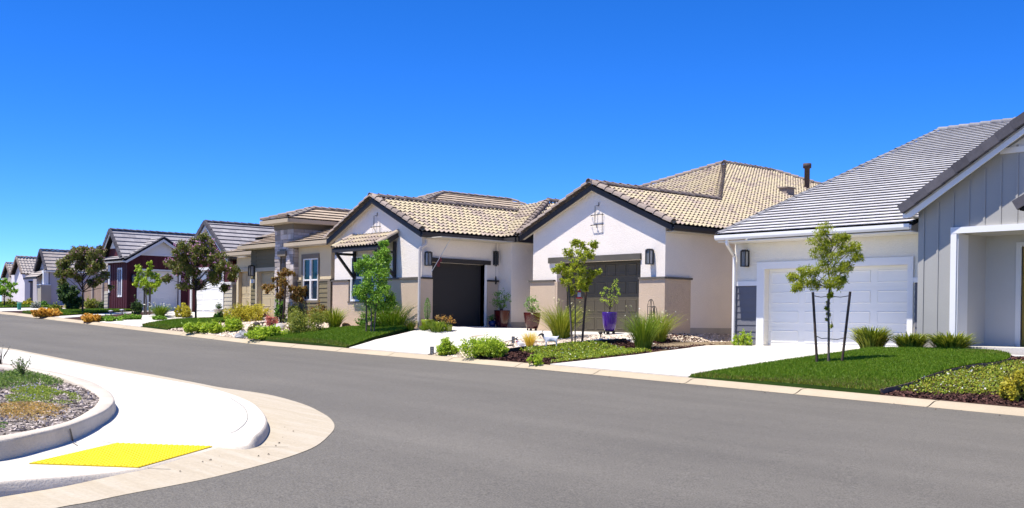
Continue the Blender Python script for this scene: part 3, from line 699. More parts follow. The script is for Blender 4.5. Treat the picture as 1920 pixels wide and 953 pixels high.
def ornament(parent, fr, a, zt, zb, two):
    mb = MB(); o = .10
    mb.tube([fr.pt(a+.03, zt+.12, .02), fr.pt(a+.03, zt, .02), fr.pt(a+.03, zt, o), fr.pt(a-.06, zt, o), fr.pt(a-.06, zb+.02, o), fr.pt(a, zb+.02, o), fr.pt(a, zb-.12, o*.6)], .013, 6)
    zs = (zt-.32, zt-.66) if two else (zt-.42,)
    for z in zs:
        mb.tube([fr.pt(a-.30, z, .02), fr.pt(a-.24, z, o+.02), fr.pt(a+.22, z+.01, o+.02), fr.pt(a+.27, z+.01, .02)], .014, 6)
    mb.tube([fr.pt(a+.2, zt-.25, .01), fr.pt(a+.2, zb-.3, .01)], .007, 5)
    fr.box(mb, a-.03, a+.16, zt-.75, zt-.06, .006, .03, 1) if False else None
    return mb.build('gable_ornament', metal_d, parent)
S5 = .43
# ================================================================== white stucco house with two gables
PB = 1.07
H = thing('white_house', 'white stucco house with two gables, cream barrel tile roofs and dark garage doors', 'house', (-30, 30, PB))
fc = FR('X', 27.5); XC = -27.17; ZP = 6.13
zd = lambda x: ZP-S5*abs(x-XC)
mb = MB(); GX0, GX1, GZ = -29.08, -25.06, 3.52
fwall(mb, fc, -30.35, -24.0, .7, 4.3, .25, [(GX0, GX1, .7, GZ)])
fc.prism(mb, [(-30.35, 4.3), (-24.0, 4.3), (-24.0, zd(-24)-.12), (XC, ZP-.12), (-30.35, zd(-30.35)-.12)], -.25, 0)
mb.box(-24.25, -24.0, 27.75, 52, .7, zd(-24)-.12); mb.box(-30.35, -30.1, 27.75, 40, .7, zd(-30.35)-.12)
# side-entry wing, front at Y 23.85
XB0, XB1, XBC, ZB = -38.0, -32.25, -35.1, 5.97; SB = .455
zdb = lambda x: ZB-SB*abs(x-XBC)
fb = FR('X', 23.85); fs_ = FR('Y', XB1)
WX0, WX1, WZ0, WZ1 = -36.86, -34.24, 2.12, 3.86
fwall(mb, fb, XB0, XB1, .7, 4.3, .25, [(WX0, WX1, WZ0, WZ1)])
fb.prism(mb, [(XB0, 4.3), (XB1, 4.3), (XB1, zdb(XB1)-.12), (XBC, ZB-.12), (XB0, zdb(XB0)-.12)], -.25, 0)
DY0, DY1, DZ1 = 24.33, 26.78, 3.52
fwall(mb, fs_, 24.1, 27.45, .7, zdb(XB1)-.12, .25, [(DY0, DY1, .7, DZ1)])
mb.box(XB0, XB0+.25, 24.1, 36, .7, zdb(XB0)-.12)
mb.box(-32.5, -31.5, 27.452, 27.7, .7, 4.36); mb.box(-31.75, -31.5, 27.7, 36, .7, 4.36); mb.box(-31.5, -30.35, 34.0, 34.25, .7, 4.5)
mb.build('wall', stucco, H)
# foundations with weep screed
mb = MB()
for b in ((-23.985, -23.97, 27.5, 40, .7, 1.28), (-31.485, -31.475, 27.46, 34, .7, 1.4), ): mb.box(*b)
mb.build('foundation', mat('foundation_cement', (.42, .38, .34), .9, .15, .1, 2, .5, 40), H)
# wainscot
mb = MB(); cp = MB(); ZW = 2.86
def wains(fr, a0, a1, z0, z1, t=.07, cap=True, ext0=.03, ext1=.03):
    fr.box(mb, a0, a1, z0, z1, .002, t)
    if cap: fr.box(cp, a0-ext0, a1+ext1, z1, z1+.065, .002, t+.055)
wains(fc, -30.42, GX0, .8, ZW, ext1=-.05); wains(fc, GX1, -23.94, .8, ZW, ext0=0)
f24 = FR('Y', -24.0); f24.box(mb, 27.432, 28.72, .8, ZW, .002, .058); f24.box(cp, 27.5, 28.76, ZW, ZW+.065, .003, .11)
wains(fb, XB0-.02, WX0-.02, .8, 2.9); wains(fb, WX1+.02, XB1+.055, .8, 2.9); fb.box(mb, WX0-.018, WX1+.018, .8, WZ0-.05, .002, .068); fb.box(cp, WX0-.06, WX1+.06, WZ0-.05, WZ0-.004, .002, .10, 0)
fs_.box(mb, 23.785, DY0, .8, 2.9, .002, .052); fs_.box(cp, 23.85, DY0, 2.9, 2.965, .002, .10, 1)
fs_.box(mb, DY1+.12, 27.4, .8, 2.9, .002, .052); fs_.box(cp, DY1+.12, 27.42, 2.9, 2.965, .002, .10, 1)
mb.build('wainscot', stucco_warm, H); cp.build('wainscot_cap', [darkcap, dark], H)
# jamb linings and garage doors
mb = MB()
fc.box(mb, GX0-.002, GX0+.10, .9, 2.86, -.46, .06); mb.build('door_jamb', stucco_warm, H)
garage(H, fc, GX0+.10, GX1-.01, PB, GZ, .42, door_olive, 4, 8)
garage(H, fs_, DY0, DY1, 1.2, DZ1, .22, door_dark, 6, 1, plain=True)
mb = MB(); fs_.box(mb, DY1, DY1+.11, .9, DZ1, -.24, .012); mb.build('door_trim', white, H)
mb = MB(); fc.box(mb, -29.48, -25.03, GZ+.0, GZ+.2, .003, .07); mb.build('lintel', mat('lintel_taupe', (.10, .09, .072), .65, .3, .12, 2), H)
mb = MB(); fs_.box(mb, 24.2, 27.02, DZ1+.0, DZ1+.16, .003, .08); mb.build('lintel', dark, H)
mb = MB(); fc.box(mb, GX0+.1, GX1, 3.12, 3.14, -.40, -.385); 
mb.build('door_drip_strip', darkcap, H)
# bay window and awning on brackets
window(H, fb, WX0+.03, WX1-.03, WZ0, WZ1, 3, 3.02, white, fw=.07, rec=.06)
AX0, AX1, AY, AYW = -36.62, -33.72, 22.92, 23.84
aw = MB(); u = (1, 0, 0); vv = V((0, AYW-AY, .50))
tiles(aw, (AX0, AY-.03, 4.10), u, vv, [(0, 0), (AX1-AX0, 0), (AX1-AX0, vv.length+.02), (0, vv.length+.02)], 'S', e=.35, p=.2)
caps(aw, (AX1+.02, AY-.03, 4.12), (AX1+.02, AYW-.02, 4.64), .11, .5, mi=0); caps(aw, (AX0-.02, AY-.03, 4.12), (AX0-.02, AYW-.02, 4.64), .10, .5)
A = aw.build('awning', [tile_y, felt], H)
b_ = MB(); b_.beam((AX0-.08, AY+.03, 4.03), (AX1+.08, AY+.03, 4.03), .09, .16); b_.beam((AX1+.03, AY+.08, 4.02), (AX1+.03, AYW-.02, 4.53), .07, .15); b_.beam((AX0-.03, AY+.08, 4.02), (AX0-.03, AYW-.02, 4.53), .07, .15)
b_.box(AX0, AX1, AYW-.03, AYW-.004, 4.60, 4.68)
b_.build('awning_frame', dark, A)
for x in (-36.5, -33.83):
    k = MB(); k.box(x-.05, x+.05, AYW-.10, AYW+.005, 2.97, 4.3); k.box(x-.05, x+.05, AY+.02, AYW-.10, 3.86, 3.95); k.beam((x, AYW-.09, 3.05), (x, AY+.1, 3.87), .09, .09, (1, 0, 0)); k.build('awning_bracket', dark, A)
# roofs
rf = MB(); rc = MB(); EX = -23.52; SL = math.sqrt(1+S5*S5); vr = V((-1, 0, S5))
zE = ZP-S5*(EX-XC); w_c = (EX-XC)*SL
APX = V((-34.3, 43.5, zE+S5*(EX+34.3))); RB_ = V((-34.3, 47.6, APX.z))
def rp(x, y): return (y-27.25, (EX-x)*SL)
tiles(rf, (EX, 27.25, zE), (0, 1, 0), vr, [rp(EX, 27.27), rp(EX, 34.15), rp(XC, 34.15), rp(XC, 27.27)], 'S')
tiles(rf, (EX, 27.25, zE), (0, 1, 0), vr, [rp(EX, 34.15), rp(EX, 58), rp(RB_.x, RB_.y), rp(APX.x, APX.y), rp(XC, 34.15)], 'S')
# left slope of the front gable and front hip of the main roof
xl = 2*XC-EX
tiles(rf, (xl, 27.25, zE), (0, 1, 0), V((1, 0, S5)), [(0, 0.02), (0, w_c), (7.5, w_c), (7.5, 0)][0:0] or [(0.02, 0), (9, 0), (9, w_c), (0.02, w_c)], 'S')
hz = APX.z; hl = 5.2
front = [V((XC, 34.15, ZP)), APX, V((APX.x-hl, APX.y-hl, hz-S5*hl)), V((APX.x-hl, APX.y-hl-2.0, hz-S5*hl-.86))]
vf = V((0, 1, S5)); of = V((-41, 34.15, APX.z-S5*(APX.y-34.15)))
def fp(x, y): return (x+41, (y-34.15)*SL)
tiles(rf, of, (1, 0, 0), vf, [fp(XC-.1, 34.0), fp(APX.x, APX.y), fp(APX.x-hl, APX.y-hl), fp(APX.x-hl, 34.0)], 'S')
# wing roof, entry hip
XEB = -31.98; zEB = ZB-SB*(XEB-XBC); SLB = math.sqrt(1+SB*SB); wb = (XEB-XBC)*SLB
tiles(rf, (XEB, 23.6, zEB), (0, 1, 0), V((-1, 0, SB)), [(0.02, 0), (4.0, 0), (7.6, wb), (0.02, wb)], 'S')
tiles(rf, (2*XBC-XEB, 23.6, zEB), (0, 1, 0), V((1, 0, SB)), [(0.02, 0), (9, 0), (9, wb), (0.02, wb)], 'S')
EA = V((-33.75, 31.35, 0)); EA.z = zEB+SB*(31.35-27.5)+.02; EC = V((-31.25, 27.5, zEB))
tiles(rf, (-38, 27.5, zEB+.02), (1, 0, 0), V((0, 1, SB)), [(38+XEB, 0), (38+EC.x, 0), (38+EA.x, 3.85*SLB), (38+XBC, (31.15-27.5)*SLB)], 'S')
dl = math.hypot(EC.x-EA.x, EA.z-EC.z); se = V((EA.x-EC.x, 0, EA.z-EC.z))
tiles(rf, EC, (0, 1, 0), se, [(0, 0), (9, 0), (9, dl), (3.85, dl)], 'S')
tiles(rf, (-38, 27.5, zEB), (1, 0, 0), V((0, 1, SB)), [(38+XBC-1.5, 3.4*SLB), (38+XBC+.6, 3.45*SLB), (38+EA.x, 3.86*SLB), (38+EA.x-.02, 3.87*SLB)], 'S')
R = rf.build('roof', [tile_y, felt], H)
up = .055
caps(rc, (XC, 27.1, ZP+up), (XC, 34.2, ZP+up), .125); caps(rc, V((XC, 34.15, ZP+up)), APX+V((0, 0, up)), .125); caps(rc, APX+V((0, 0, up)), RB_+V((0, 0, up)), .125)
caps(rc, V((EX, 58, zE+up)), RB_+V((0, 0, up)), .125); caps(rc, APX-V((hl, hl, S5*hl-up)), APX+V((0, 0, up)), .125)
for sx, xe in ((1, EX), (-1, xl)): caps(rc, (xe+.02*sx, 27.27, zE+.05), (XC, 27.27, ZP+.07), .135, .40)
caps(rc, (XBC, 23.5, ZB+up), (XBC, 31.2, ZB+up), .12); caps(rc, EC+V((.03, -.03, up)), EA+V((0, 0, up)), .12, .36); caps(rc, EA+V((0, 0, up)), EA+V((0, 5, up)), .12)
caps(rc, V((XBC+.05, 31.1, ZB+up)), EA+V((0, 0, up)), .11)
for sx, xe in ((1, XEB), (-1, 2*XBC-XEB)): caps(rc, (xe+.02*sx, 23.62, zEB+.05), (XBC, 23.62, ZB+.07), .13, .38)
rc.build('ridge_tiles', tile_cap, R)
# barge boards, fascia gutters
mb = MB()
for xe, xc, zz, z0, y in ((EX, XC, ZP, zE, 27.24), (xl, XC, ZP, zE, 27.24), (XEB, XBC, ZB, zEB, 23.59), (2*XBC-XEB, XBC, ZB, zEB, 23.59)):
    mb.prism([(xe, y, z0-.19), (xe, y, z0-.005), (xc, y, zz-.005), (xc, y, zz-.19)], (0, .05, 0))
mb.build('barge_board', dark, H)
mb = MB()
for xe, xc, zz, z0, y, yb in ((EX, XC, ZP, zE, 27.29, 27.5), (xl, XC, ZP, zE, 27.29, 27.5), (XEB, XBC, ZB, zEB, 23.64, 23.85), (2*XBC-XEB, XBC, ZB, zEB, 23.64, 23.85)):
    mb.prism([(xe, y, z0-.13), (xe, y, z0-.08), (xc, y, zz-.08), (xc, y, zz-.13)], (0, yb-y-.002, 0))
mb.build('soffit', soffit, H)
gutter(H, [(EX-.02, 58, zE-.18), (EX-.02, 27.25, zE-.18)][::-1], dark, .12, .17)
gutter(H, [(XEB-.02, 23.6, zEB-.18), (XEB-.02, 27.5, zEB-.18)], dark, .12, .17)
mb = MB(); mb.box(XEB-.02, EC.x, 27.38, 27.46, zEB-.18, zEB-.01); mb.box(EC.x-.02, EC.x+.1, 27.46, 36, zEB-.18, zEB-.01); mb.build('fascia', dark, H)
mb = MB(); mb.box(EX-.45, EX-.03, 27.5, 50, zE-.2, zE-.17); mb.box(-32.2, -31.3, 24, 27.6, zEB-.2, zEB-.17); mb.box(-31.6, EC.x, 27.45, 36, zEB-.19, zEB-.165); mb.build('eave_soffit', soffit, H)
lantern(H, FR('X', 27.5), -24.55, 3.58, .5, .19); lantern(H, fs_, 24.05, 3.62, .5, .19)
downspout(H, [(-32.12, 23.95, 4.3), (-32.12, 23.95, 4.15), (-32.19, 23.72, 3.98), (-32.19, 23.72, 1.15)], mat('spout_beige', (.52, .48, .46), .6, .3, .04, 1))
ornament(H, fc, -27.05, 5.42, 4.78, True); ornament(H, fb, -35.08, 5.32, 4.8, False)
def roofvent(parent, x, y, z, sx=.35, sy=.35, sz=.22, m=None):
    mb = MB(); mb.box(x-sx/2, x+sx/2, y-sy/2, y+sy/2, z-.15, z+sz); mb.box(x-sx/2-.06, x+sx/2+.06, y-sy/2-.06, y+sy/2+.06, z+sz, z+sz+.04); return mb.build('roof_vent', m or tile_cap, parent)
zr = lambda x: zE+S5*(EX-x)
mb = MB(); p = at(1513, 345, 0, -31.5); mb.lathe((p[0], p[1], p[2]-.6), [(.13, 0), (.13, 1.35), (.2, 1.36), (.2, 1.58), (.0, 1.6)], 14); mb.build('chimney_pipe', mat('pipe_brown', (.075, .05, .042), .7, .3, .1, 3), H)
mb = MB(); p = at(1475, 372, 0, -29.8); mb.box(p[0]-.2, p[0]+.2, p[1]-.3, p[1]+.3, zr(p[0])-.1, zr(p[0])+.28); mb.box(p[0]-.26, p[0]+.26, p[1]-.36, p[1]+.36, zr(p[0])+.28, zr(p[0])+.33); mb.build('roof_vent', tile_cap, H)
mb = MB(); p = (-32.4, 30.0); ze = EC.z+(EC.x-p[0])*(EA.z-EC.z)/(EC.x-EA.x); mb.box(p[0]-.25, p[0]+.25, p[1]-.3, p[1]+.3, ze-.1, ze+.25); mb.build('roof_vent', tile_cap, H)
mb = MB(); f24.box(mb, 32.2, 32.4, 1.5, 1.78, 0, .05); mb.build('outlet_box', stucco, H)
# ================================================================== grey and white house at the right
PD = .74
H = thing('grey_house', 'grey board and batten house with white garage door and pale grey roof', 'house', (-15, 30, PD))
fd = FR('X', 28.51); mb = MB()
QX0, QX1, QZ = -20.86, -16.05, 3.13
fwall(mb, fd, -22.0, -15.4, .5, 4.02, .3, [(QX0, QX1, .5, QZ)]); mb.box(-22.0, -21.75, 28.81, 54, .5, 4.02); mb.prism([(-22, 28.8, 4.02), (-22, 41.6, 8.8), (-22, 54, 4.3), (-22, 54, 4.02)], (.2, 0, 0))
mb.build('wall', stucco_d, H)
mb = MB(); lap(mb, fd, -22.0, -21.13, .8, 2.62, .2); lap(mb, fd, -15.86, -15.42, .8, 2.62, .2); f_ = FR('Y', -22.0); f_.box(mb, 28.5, 34, .8, 2.62, -.25, .01) if False else None
mb.build('siding', grey_siding, H)
mb = MB(); fd.box(mb, -22.02, -21.11, 2.62, 2.76, .002, .045); fd.box(mb, -15.9, -15.4, 2.62, 2.76, .002, .045)
fd.box(mb, -21.11, QX0+.02, .72, 3.335, .002, .05); fd.box(mb, QX1-.02, -15.9, .72, 3.335, .002, .05); fd.box(mb, QX0+.02, QX1-.02, QZ-.01, 3.335, .002, .05)
mb.build('door_trim', white, H)
garage(H, fd, QX0, QX1, .75, QZ, .24, door_white, 4, 4, wide=True)
SD = .36; SLD = math.sqrt(1+SD*SD); E0 = 27.6; ZE0 = float(at(1345, 441, 1, 27.6)[2]); DXL = float(at(1345, 441, 1, 27.6)[0])
rf = MB(); tiles(rf, (DXL, E0, ZE0), (1, 0, 0), V((0, 1, SD)), [(0, 0), (-15.5-DXL, 0), (-15.5-DXL, .9), (16.5, .9), (16.5, 13.5*SLD), (0, 13.5*SLD)][0:0] or [(0, .8), (16.5, .8), (16.5, 13.5*SLD), (0, 13.5*SLD)], 'X', e=.355, p=.42)
tiles(rf, (DXL, E0, ZE0), (1, 0, 0), V((0, 1, SD)), [(0, 0), (-15.45-DXL, 0), (-15.45-DXL, .8), (0, .8)], 'X', e=.355, p=.42)
tiles(rf, (DXL, E0+27, ZE0), (1, 0, 0), V((0, -1, SD)), [(0, 0), (16.5, 0), (16.5, 13.5*SLD), (0, 13.5*SLD)], 'X', e=.5, p=.8)
# entry gable
XG, SG = -10.45, .62; ZG = lambda x: 4.52+SG*(min(x, 2*XG-x)+15.55); YG = 27.35
vg = V((1, 0, SG)); SLG = math.sqrt(1+SG*SG); Lg = (XG+15.55)*SLG
tiles(rf, (-15.55, YG, 4.52), (0, 1, 0), vg, [(0, 0), (7, 0), (14, Lg), (0, Lg)], 'F', e=.36, p=.42)
tiles(rf, (2*XG+15.55, YG, 4.52), (0, 1, 0), V((-1, 0, SG)), [(0, 0), (10, 0), (10, Lg), (0, Lg)], 'F', e=.36, p=.42)
R = rf.build('roof', [tile_grey, felt], H)
rc = MB()
caps(rc, (DXL+.03, E0-.02, ZE0+.03), (DXL+.03, E0+13.5, ZE0+13.5*SD+.05), .09, .42, flat=True); caps(rc, (DXL, E0+13.5, ZE0+13.5*SD+.05), (-6, E0+13.5, ZE0+13.5*SD+.05), .14, .42, flat=True)
rc.build('ridge_tiles', tilemat('tile_cap_midgrey', [(.17, .165, .175), (.23, .225, .235), (.30, .29, .29)]), R)
rc = MB()
def rake(mb, x0, z0, x1, z1, y, L=.45, w=.16, h=.24):
    n = max(1, round(math.hypot(x1-x0, z1-z0)/L)); d = V((x1-x0, 0, z1-z0)); dn = d.normalized(); un = V((-dn.z, 0, dn.x)); un = un if un.z > 0 else -un
    for i in range(n):
        a = V((x0, y, z0))+d*(i/n)+un*(.012*(1)); b = V((x0, y+.008, z0))+d*((i+1)/n+.006)-un*.006; t = rnd.uniform(-.004, .004)
        p = [a-un*h*.5, a+V((0, w, 0))-un*h*.5, a+V((0, w, 0))+un*h*.5, a+un*h*.5]; q = [b-un*h*.5, b+V((0, w, 0))-un*h*.5, b+V((0, w, 0))+un*h*.5, b+un*h*.5]
        mb.add([s_+un*t for s_ in p+q], [(3, 2, 1, 0), (4, 5, 6, 7), (0, 1, 5, 4), (1, 2, 6, 5), (2, 3, 7, 6), (3, 0, 4, 7)])
rake(rc, -15.65, 4.50, XG, 4.50+SG*5.2+.02, YG-.1); rake(rc, 2*XG+15.65, 4.50, XG, 4.50+SG*5.2+.02, YG-.1)
RX0, RZ0 = float(at(1902, 386, 1, 26.55)[0]), float(at(1902, 386, 1, 26.55)[2]); rake(rc, RX0, RZ0, RX0+2.58, RZ0+2.58*.6, 26.55, .4); rake(rc, RX0+5.16, RZ0, RX0+2.58, RZ0+2.58*.6, 26.55, .4)
rc.build('rake_tiles', tile_greyd, R)
pr = MB(); tiles(pr, (RX0+.08, 26.6, RZ0-.06), (0, 1, 0), V((1, 0, .6)), [(0, 0), (1.2, 0), (1.2, 2.9), (0, 2.9)], 'F', e=.36, p=.42); tiles(pr, (RX0+5.08, 26.6, RZ0-.06), (0, 1, 0), V((-1, 0, .6)), [(0, 0), (1.2, 0), (1.2, 2.9), (0, 2.9)], 'F', e=.36, p=.42)
pr.build('porch_roof', [tile_grey, felt], H)
fe = FR('X', 27.8); mb = MB(); PXa, PZt = -14.42, 3.84
fwall(mb, fe, -15.38, -6.1, .5, 4.7, .2, [(PXa, -11.0, .5, PZt)])
fe.prism(mb, [(-15.38, 4.7), (2*XG+15.38, 4.7), (XG, ZG(XG)-.2)], -.2, 0)
for i in range(26):
    x = -15.26+.415*i
    if x > -6.3: break
    zb = PZt+.15 if x > PXa-.05 else .8; fe.box(mb, x-.028, x+.028, zb, ZG(x)-.27, .001, .022)
fe.box(mb, -15.385, -15.22, .8, 4.6, .001, .026)
mb.box(-15.38, -15.2, 28.0, 28.5, .5, 4.6)
mb.build('wall', board_grey, H)
mb = MB(); fpb = FR('X', 29.35)
fwall(mb, fpb, -14.42, -9.5, .5, 3.9, .2, [(-13.33, -12.25, .5, 3.55)]); mb.box(-14.42, -14.3, 28.32, 29.35, .5, 3.9); mb.box(-14.42, -10, 28.0, 29.35, 3.86, 3.95)
fpb.box(mb, -14.3, -13.45, .5, 1.0, .001, .03); mb.build('porch_wall', board_mid, H)
mb = MB(); fe.box(mb, PXa-.04, -6.1, PZt, PZt+.16, .001, .075); fe.box(mb, PXa-.035, PXa+.12, .6, PZt, -.51, .07); mb.box(-14.30, -14.27, 27.78, 28.32, .6, PZt)
fe.prism(mb, [(-15.63, 4.30), (-15.63, 4.42), (XG, 4.42+SG*5.18), (XG, 4.22+SG*5.18), (-15.4, 4.30)], .36, .40); fe.prism(mb, [(2*XG+15.63, 4.30), (2*XG+15.63, 4.42), (XG, 4.42+SG*5.18), (XG, 4.22+SG*5.18), (2*XG+15.4, 4.30)], .36, .40)
fe.box(mb, -13.2, 2*XG+13.2, 5.78, 5.92, .002, .05)
mb.build('trim', white, H)
mb = MB(); fe.prism(mb, [(-13.0, 5.92), (2*XG+13.0, 5.92), (XG, 5.92+SG*2.25)], .003, .02); mb.build('gable_panel', offwhite, H)
mb = MB(); mb.prism([(-15.55, 27.39, 4.38), (-15.55, 27.39, 4.43), (XG, 27.39, 4.43+SG*5.1), (XG, 27.39, 4.38+SG*5.1)], (0, .4, 0)); mb.box(-15.55, -15.35, 27.42, 28.4, 4.30, 4.34); mb.build('soffit', soffit, H)
mb = MB(); fpb.box(mb, -13.47, -13.33, .9, 3.66, -.05, .03); fpb.box(mb, -12.25, -12.1, .9, 3.66, -.05, .03); fpb.box(mb, -13.47, -12.1, 3.55, 3.66, -.05, .031); mb.build('door_frame', offwhite, H)
mb = MB(); fpb.box(mb, -13.33, -12.25, .9, 3.55, -.12, -.06)
for z0, z1 in ((1.05, 1.9), (2.05, 3.4)):
    for a in (-13.2, -12.74): fpb.box(mb, a, a+.36, z0, z1, -.06, -.045)
d_ = mb.build('front_door', yellowdoor, H); mb = MB(); mb.tube([fpb.pt(-13.22, 1.95, -.02), fpb.pt(-13.22, 2.1, -.02)], .016, 8); mb.build('handle', metal_d, d_)
mb = MB(); mb.box(-14.3, -8, 27.6, 29.35, .6, .92); mb.build('porch_step', concrete, H)
gutter(H, [(DXL-.03, E0+.02, ZE0-.17), (-15.5, E0+.02, ZE0-.17)], white, .13, .15)
mb = MB(); mb.box(DXL, -15.5, E0+.03, 28.5, ZE0-.23, ZE0-.2); mb.build('eave_soffit', offwhite, H)
downspout(H, [(-21.6, 27.6, ZE0-.16), (-21.6, 27.6, ZE0-.30), (-21.93, 28.40, ZE0-.62), (-21.93, 28.40, .85)], white, .075)
lantern(H, fd, -21.5, 3.47, .52, .19)
sp = MB(); vu = V((0, 1, SD)).normalized(); nn = V((0, -SD, 1)).normalized()
q = lambda x, t: V((x, E0, ZE0))+vu*t+nn*.17
sp.prism([q(-17.4, 8.7), q(-13.2, 8.7), q(-13.2, 12.6), q(-17.4, 12.6)], nn*.045); S_ = sp.build('solar_panel', solar_m, H)
sp = MB(); [sp.beam(q(x, 8.6)-nn*.06, q(x, 12.6)-nn*.06, .05, .06) for x in (-17.0, -15.4, -13.8)]; sp.build('panel_rail', metal_d, S_)
# ================================================================== beige house with the stone tower
H = thing('beige_house', 'beige and olive house with a ledge stone entry tower and tan flat tile roofs', 'house', (-44, 28, 1.3))
fa = FR('X', 24.5); mb = MB(); VX0, VX1, VZ0, VZ1 = -41.5, -40.28, 2.2, 3.95
fwall(mb, fa, -41.9, -39.3, .8, 4.5, .25, [(VX0, VX1, VZ0, VZ1)]); mb.box(-39.55, -39.3, 24.75, 33, .8, 4.5)
fa3 = FR('X', 27.0); fwall(mb, fa3, -52.3, -47.4, .8, 4.5, .25, [(-52.0, -50.9, .8, 3.76)]); mb.box(-52.3, -52.05, 27.25, 40, .8, 4.5)
mb.build('wall', stucco_a, H)
mb = MB(); fa2 = FR('X', 25.2); AG0, AG1 = -46.72, -43.6
fwall(mb, fa2, -47.38, -43.3, .8, 4.6, .25, [(AG0, -43.9, .8, 3.57)]); lap(mb, fa2, -47.38, AG0-.14, .8, 4.55); lap(mb, fa2, AG0-.14, -43.3, 3.74, 4.55)
mb.box(-47.38, -47.18, 25.45, 28, .8, 4.6)
lap(mb, fa, -41.9, VX0-.1, .8, 2.98); lap(mb, fa, VX1+.1, -39.5, .8, 2.98); lap(mb, fa, VX0-.1, VX1+.1, .8, VZ0-.1)
mb.build('siding', olive, H)
mb = MB(); fa.box(mb, -41.9, VX0-.1, 2.98, 3.06, .002, .05); fa.box(mb, VX1+.1, -39.25, 2.98, 3.06, .002, .05); fa.box(mb, -39.5, -39.26, .8, 2.98, .002, .045); FR('Y', -39.3).box(mb, 24.46, 24.72, .8, 2.98, .002, .04); FR('Y', -39.3).box(mb, 24.45, 30, 2.98, 3.06, .003, .05)
fa.box(mb, VX0-.08, VX1+.08, VZ1, VZ1+.19, .002, .05); fa.box(mb, VX0-.1, VX0, VZ0-.1, VZ1, .002, .04); fa.box(mb, VX1, VX1+.1, VZ0-.1, VZ1, .002, .04); fa.box(mb, VX0, VX1, VZ0-.1, VZ0, .002, .045)
mb.build('trim', olive_trim, H)
window(H, fa, VX0, VX1, VZ0, VZ1, 2, 3.05, white, fw=.05, rec=.06)
mb = MB(); fa2.box(mb, AG0-.14, AG0, .8, 3.74, .002, .06); fa2.box(mb, AG0, -43.5, 3.57, 3.74, .002, .06); fa2.box(mb, AG0, AG0+.02, .8, 3.57, -.25, 0); fa3.box(mb, -52.2, -50.6, 3.76, 3.95, .002, .06); fa3.box(mb, -52.1, -52.0, .8, 3.76, .002, .05); mb.build('door_trim', cream_trim, H)
garage(H, fa2, AG0+.02, -43.9, 1.3, 3.57, .2, cream_door, 4, 3); garage(H, fa3, -52.0, -50.9, 1.33, 3.76, .15, cream_door, 4, 2)
lantern(H, fa2, -47.1, 3.62, .5, .2); mb = MB(); fa2.box(mb, -47.2, -46.97, 3.05, 3.23, .03, .12); mb.build('doorbell_box', white, H)
# tower: courses of ledge stone round the shaft and its two legs
TX0, TX1, TY = -43.52, -41.95, 24.3
mb = MB()
def stones(mb, fr, a0, a1, z0, z1):
    z = z0
    while z < z1-.03:
        h = min(rnd.choice([.12, .17, .22]), z1-z); a = a0
        while a < a1-.02:
            w = min(rnd.uniform(.16, .5), a1-a)
            if a1-(a+w) < .1: w = a1-a
            fr.box(mb, a+.006, a+w-.006, z+.006, z+h-.006, .0, rnd.uniform(.012, .045)); a += w
        z += h
ft = FR('X', TY); fty = FR('Y', TX1)
L0, L1 = TX0+.46, TX1-.62
core = MB(); core.box(TX0, TX1, TY, TY+5, 4.4, 5.36); core.box(TX0, L0, TY, TY+.8, .8, 4.4); core.box(L1, TX1, TY, TY+.8, .8, 4.4); core.box(TX0, TX1, TY+.8, TY+1, .8, 4.4); core.box(TX1-.2, TX1, TY+1, TY+4, .8, 4.4)
core.build('tower_core', olive, H)
stones(mb, ft, TX0, TX1, 4.4, 5.24); stones(mb, ft, TX0, L0, 1.2, 4.4); stones(mb, ft, L1, TX1, 1.2, 4.4); stones(mb, fty, TY, TY+4, 4.4, 5.24); stones(mb, fty, TY, TY+.8, 1.2, 4.4); stones(mb, FR('Y', L0), TY+.05, TY+.8, 1.2, 4.4)
mb.build('stone_cladding', stone, H)
mb = MB(); ft.box(mb, L0-.1, L1+.1, 4.1, 4.32, .05, .12); ft.box(mb, L0+.005, L1-.005, 4.1, 4.4, -.3, .045); ft.box(mb, TX0-.03, TX1+.03, 5.24, 5.46, -.1, .06); fty.box(mb, TY-.05, TY+5, 5.24, 5.46, 0, .06); mb.build('tower_trim', olive_trim, H)
rf = MB(); rc = MB()
C1, C0, AP, AB = V((-41.4, 23.7, 5.62)), V((-43.8, 23.7, 5.62)), V((-42.8, 25.74, 6.24)), V((-42.8, 32, 6.24))
def tri(mb, poly, style='F', **k):   # plane through 3D points, first edge is the eave
    o, p1 = poly[0], poly[1]; u = (p1-o).normalized(); n = None
    for q in poly[2:]:
        w_ = (q-o)-u*((q-o).dot(u))
        if w_.length > .1: vv = w_.normalized(); break
    tiles(mb, o, u, vv, [((q-o).dot(u), (q-o).dot(vv)) for q in poly], style, **k)
tri(rf, [C0, C1, AP]); tri(rf, [C1, V((-41.4, 32, 5.62)), AB, AP]); tri(rf, [V((-43.8, 32, 5.62)), C0, AP, AB])
for a, b in ((C1, AP), (C0, AP), (AP, AB)): caps(rc, a+V((0, 0, .05)), b+V((0, 0, .05)), .12, .4, flat=True)
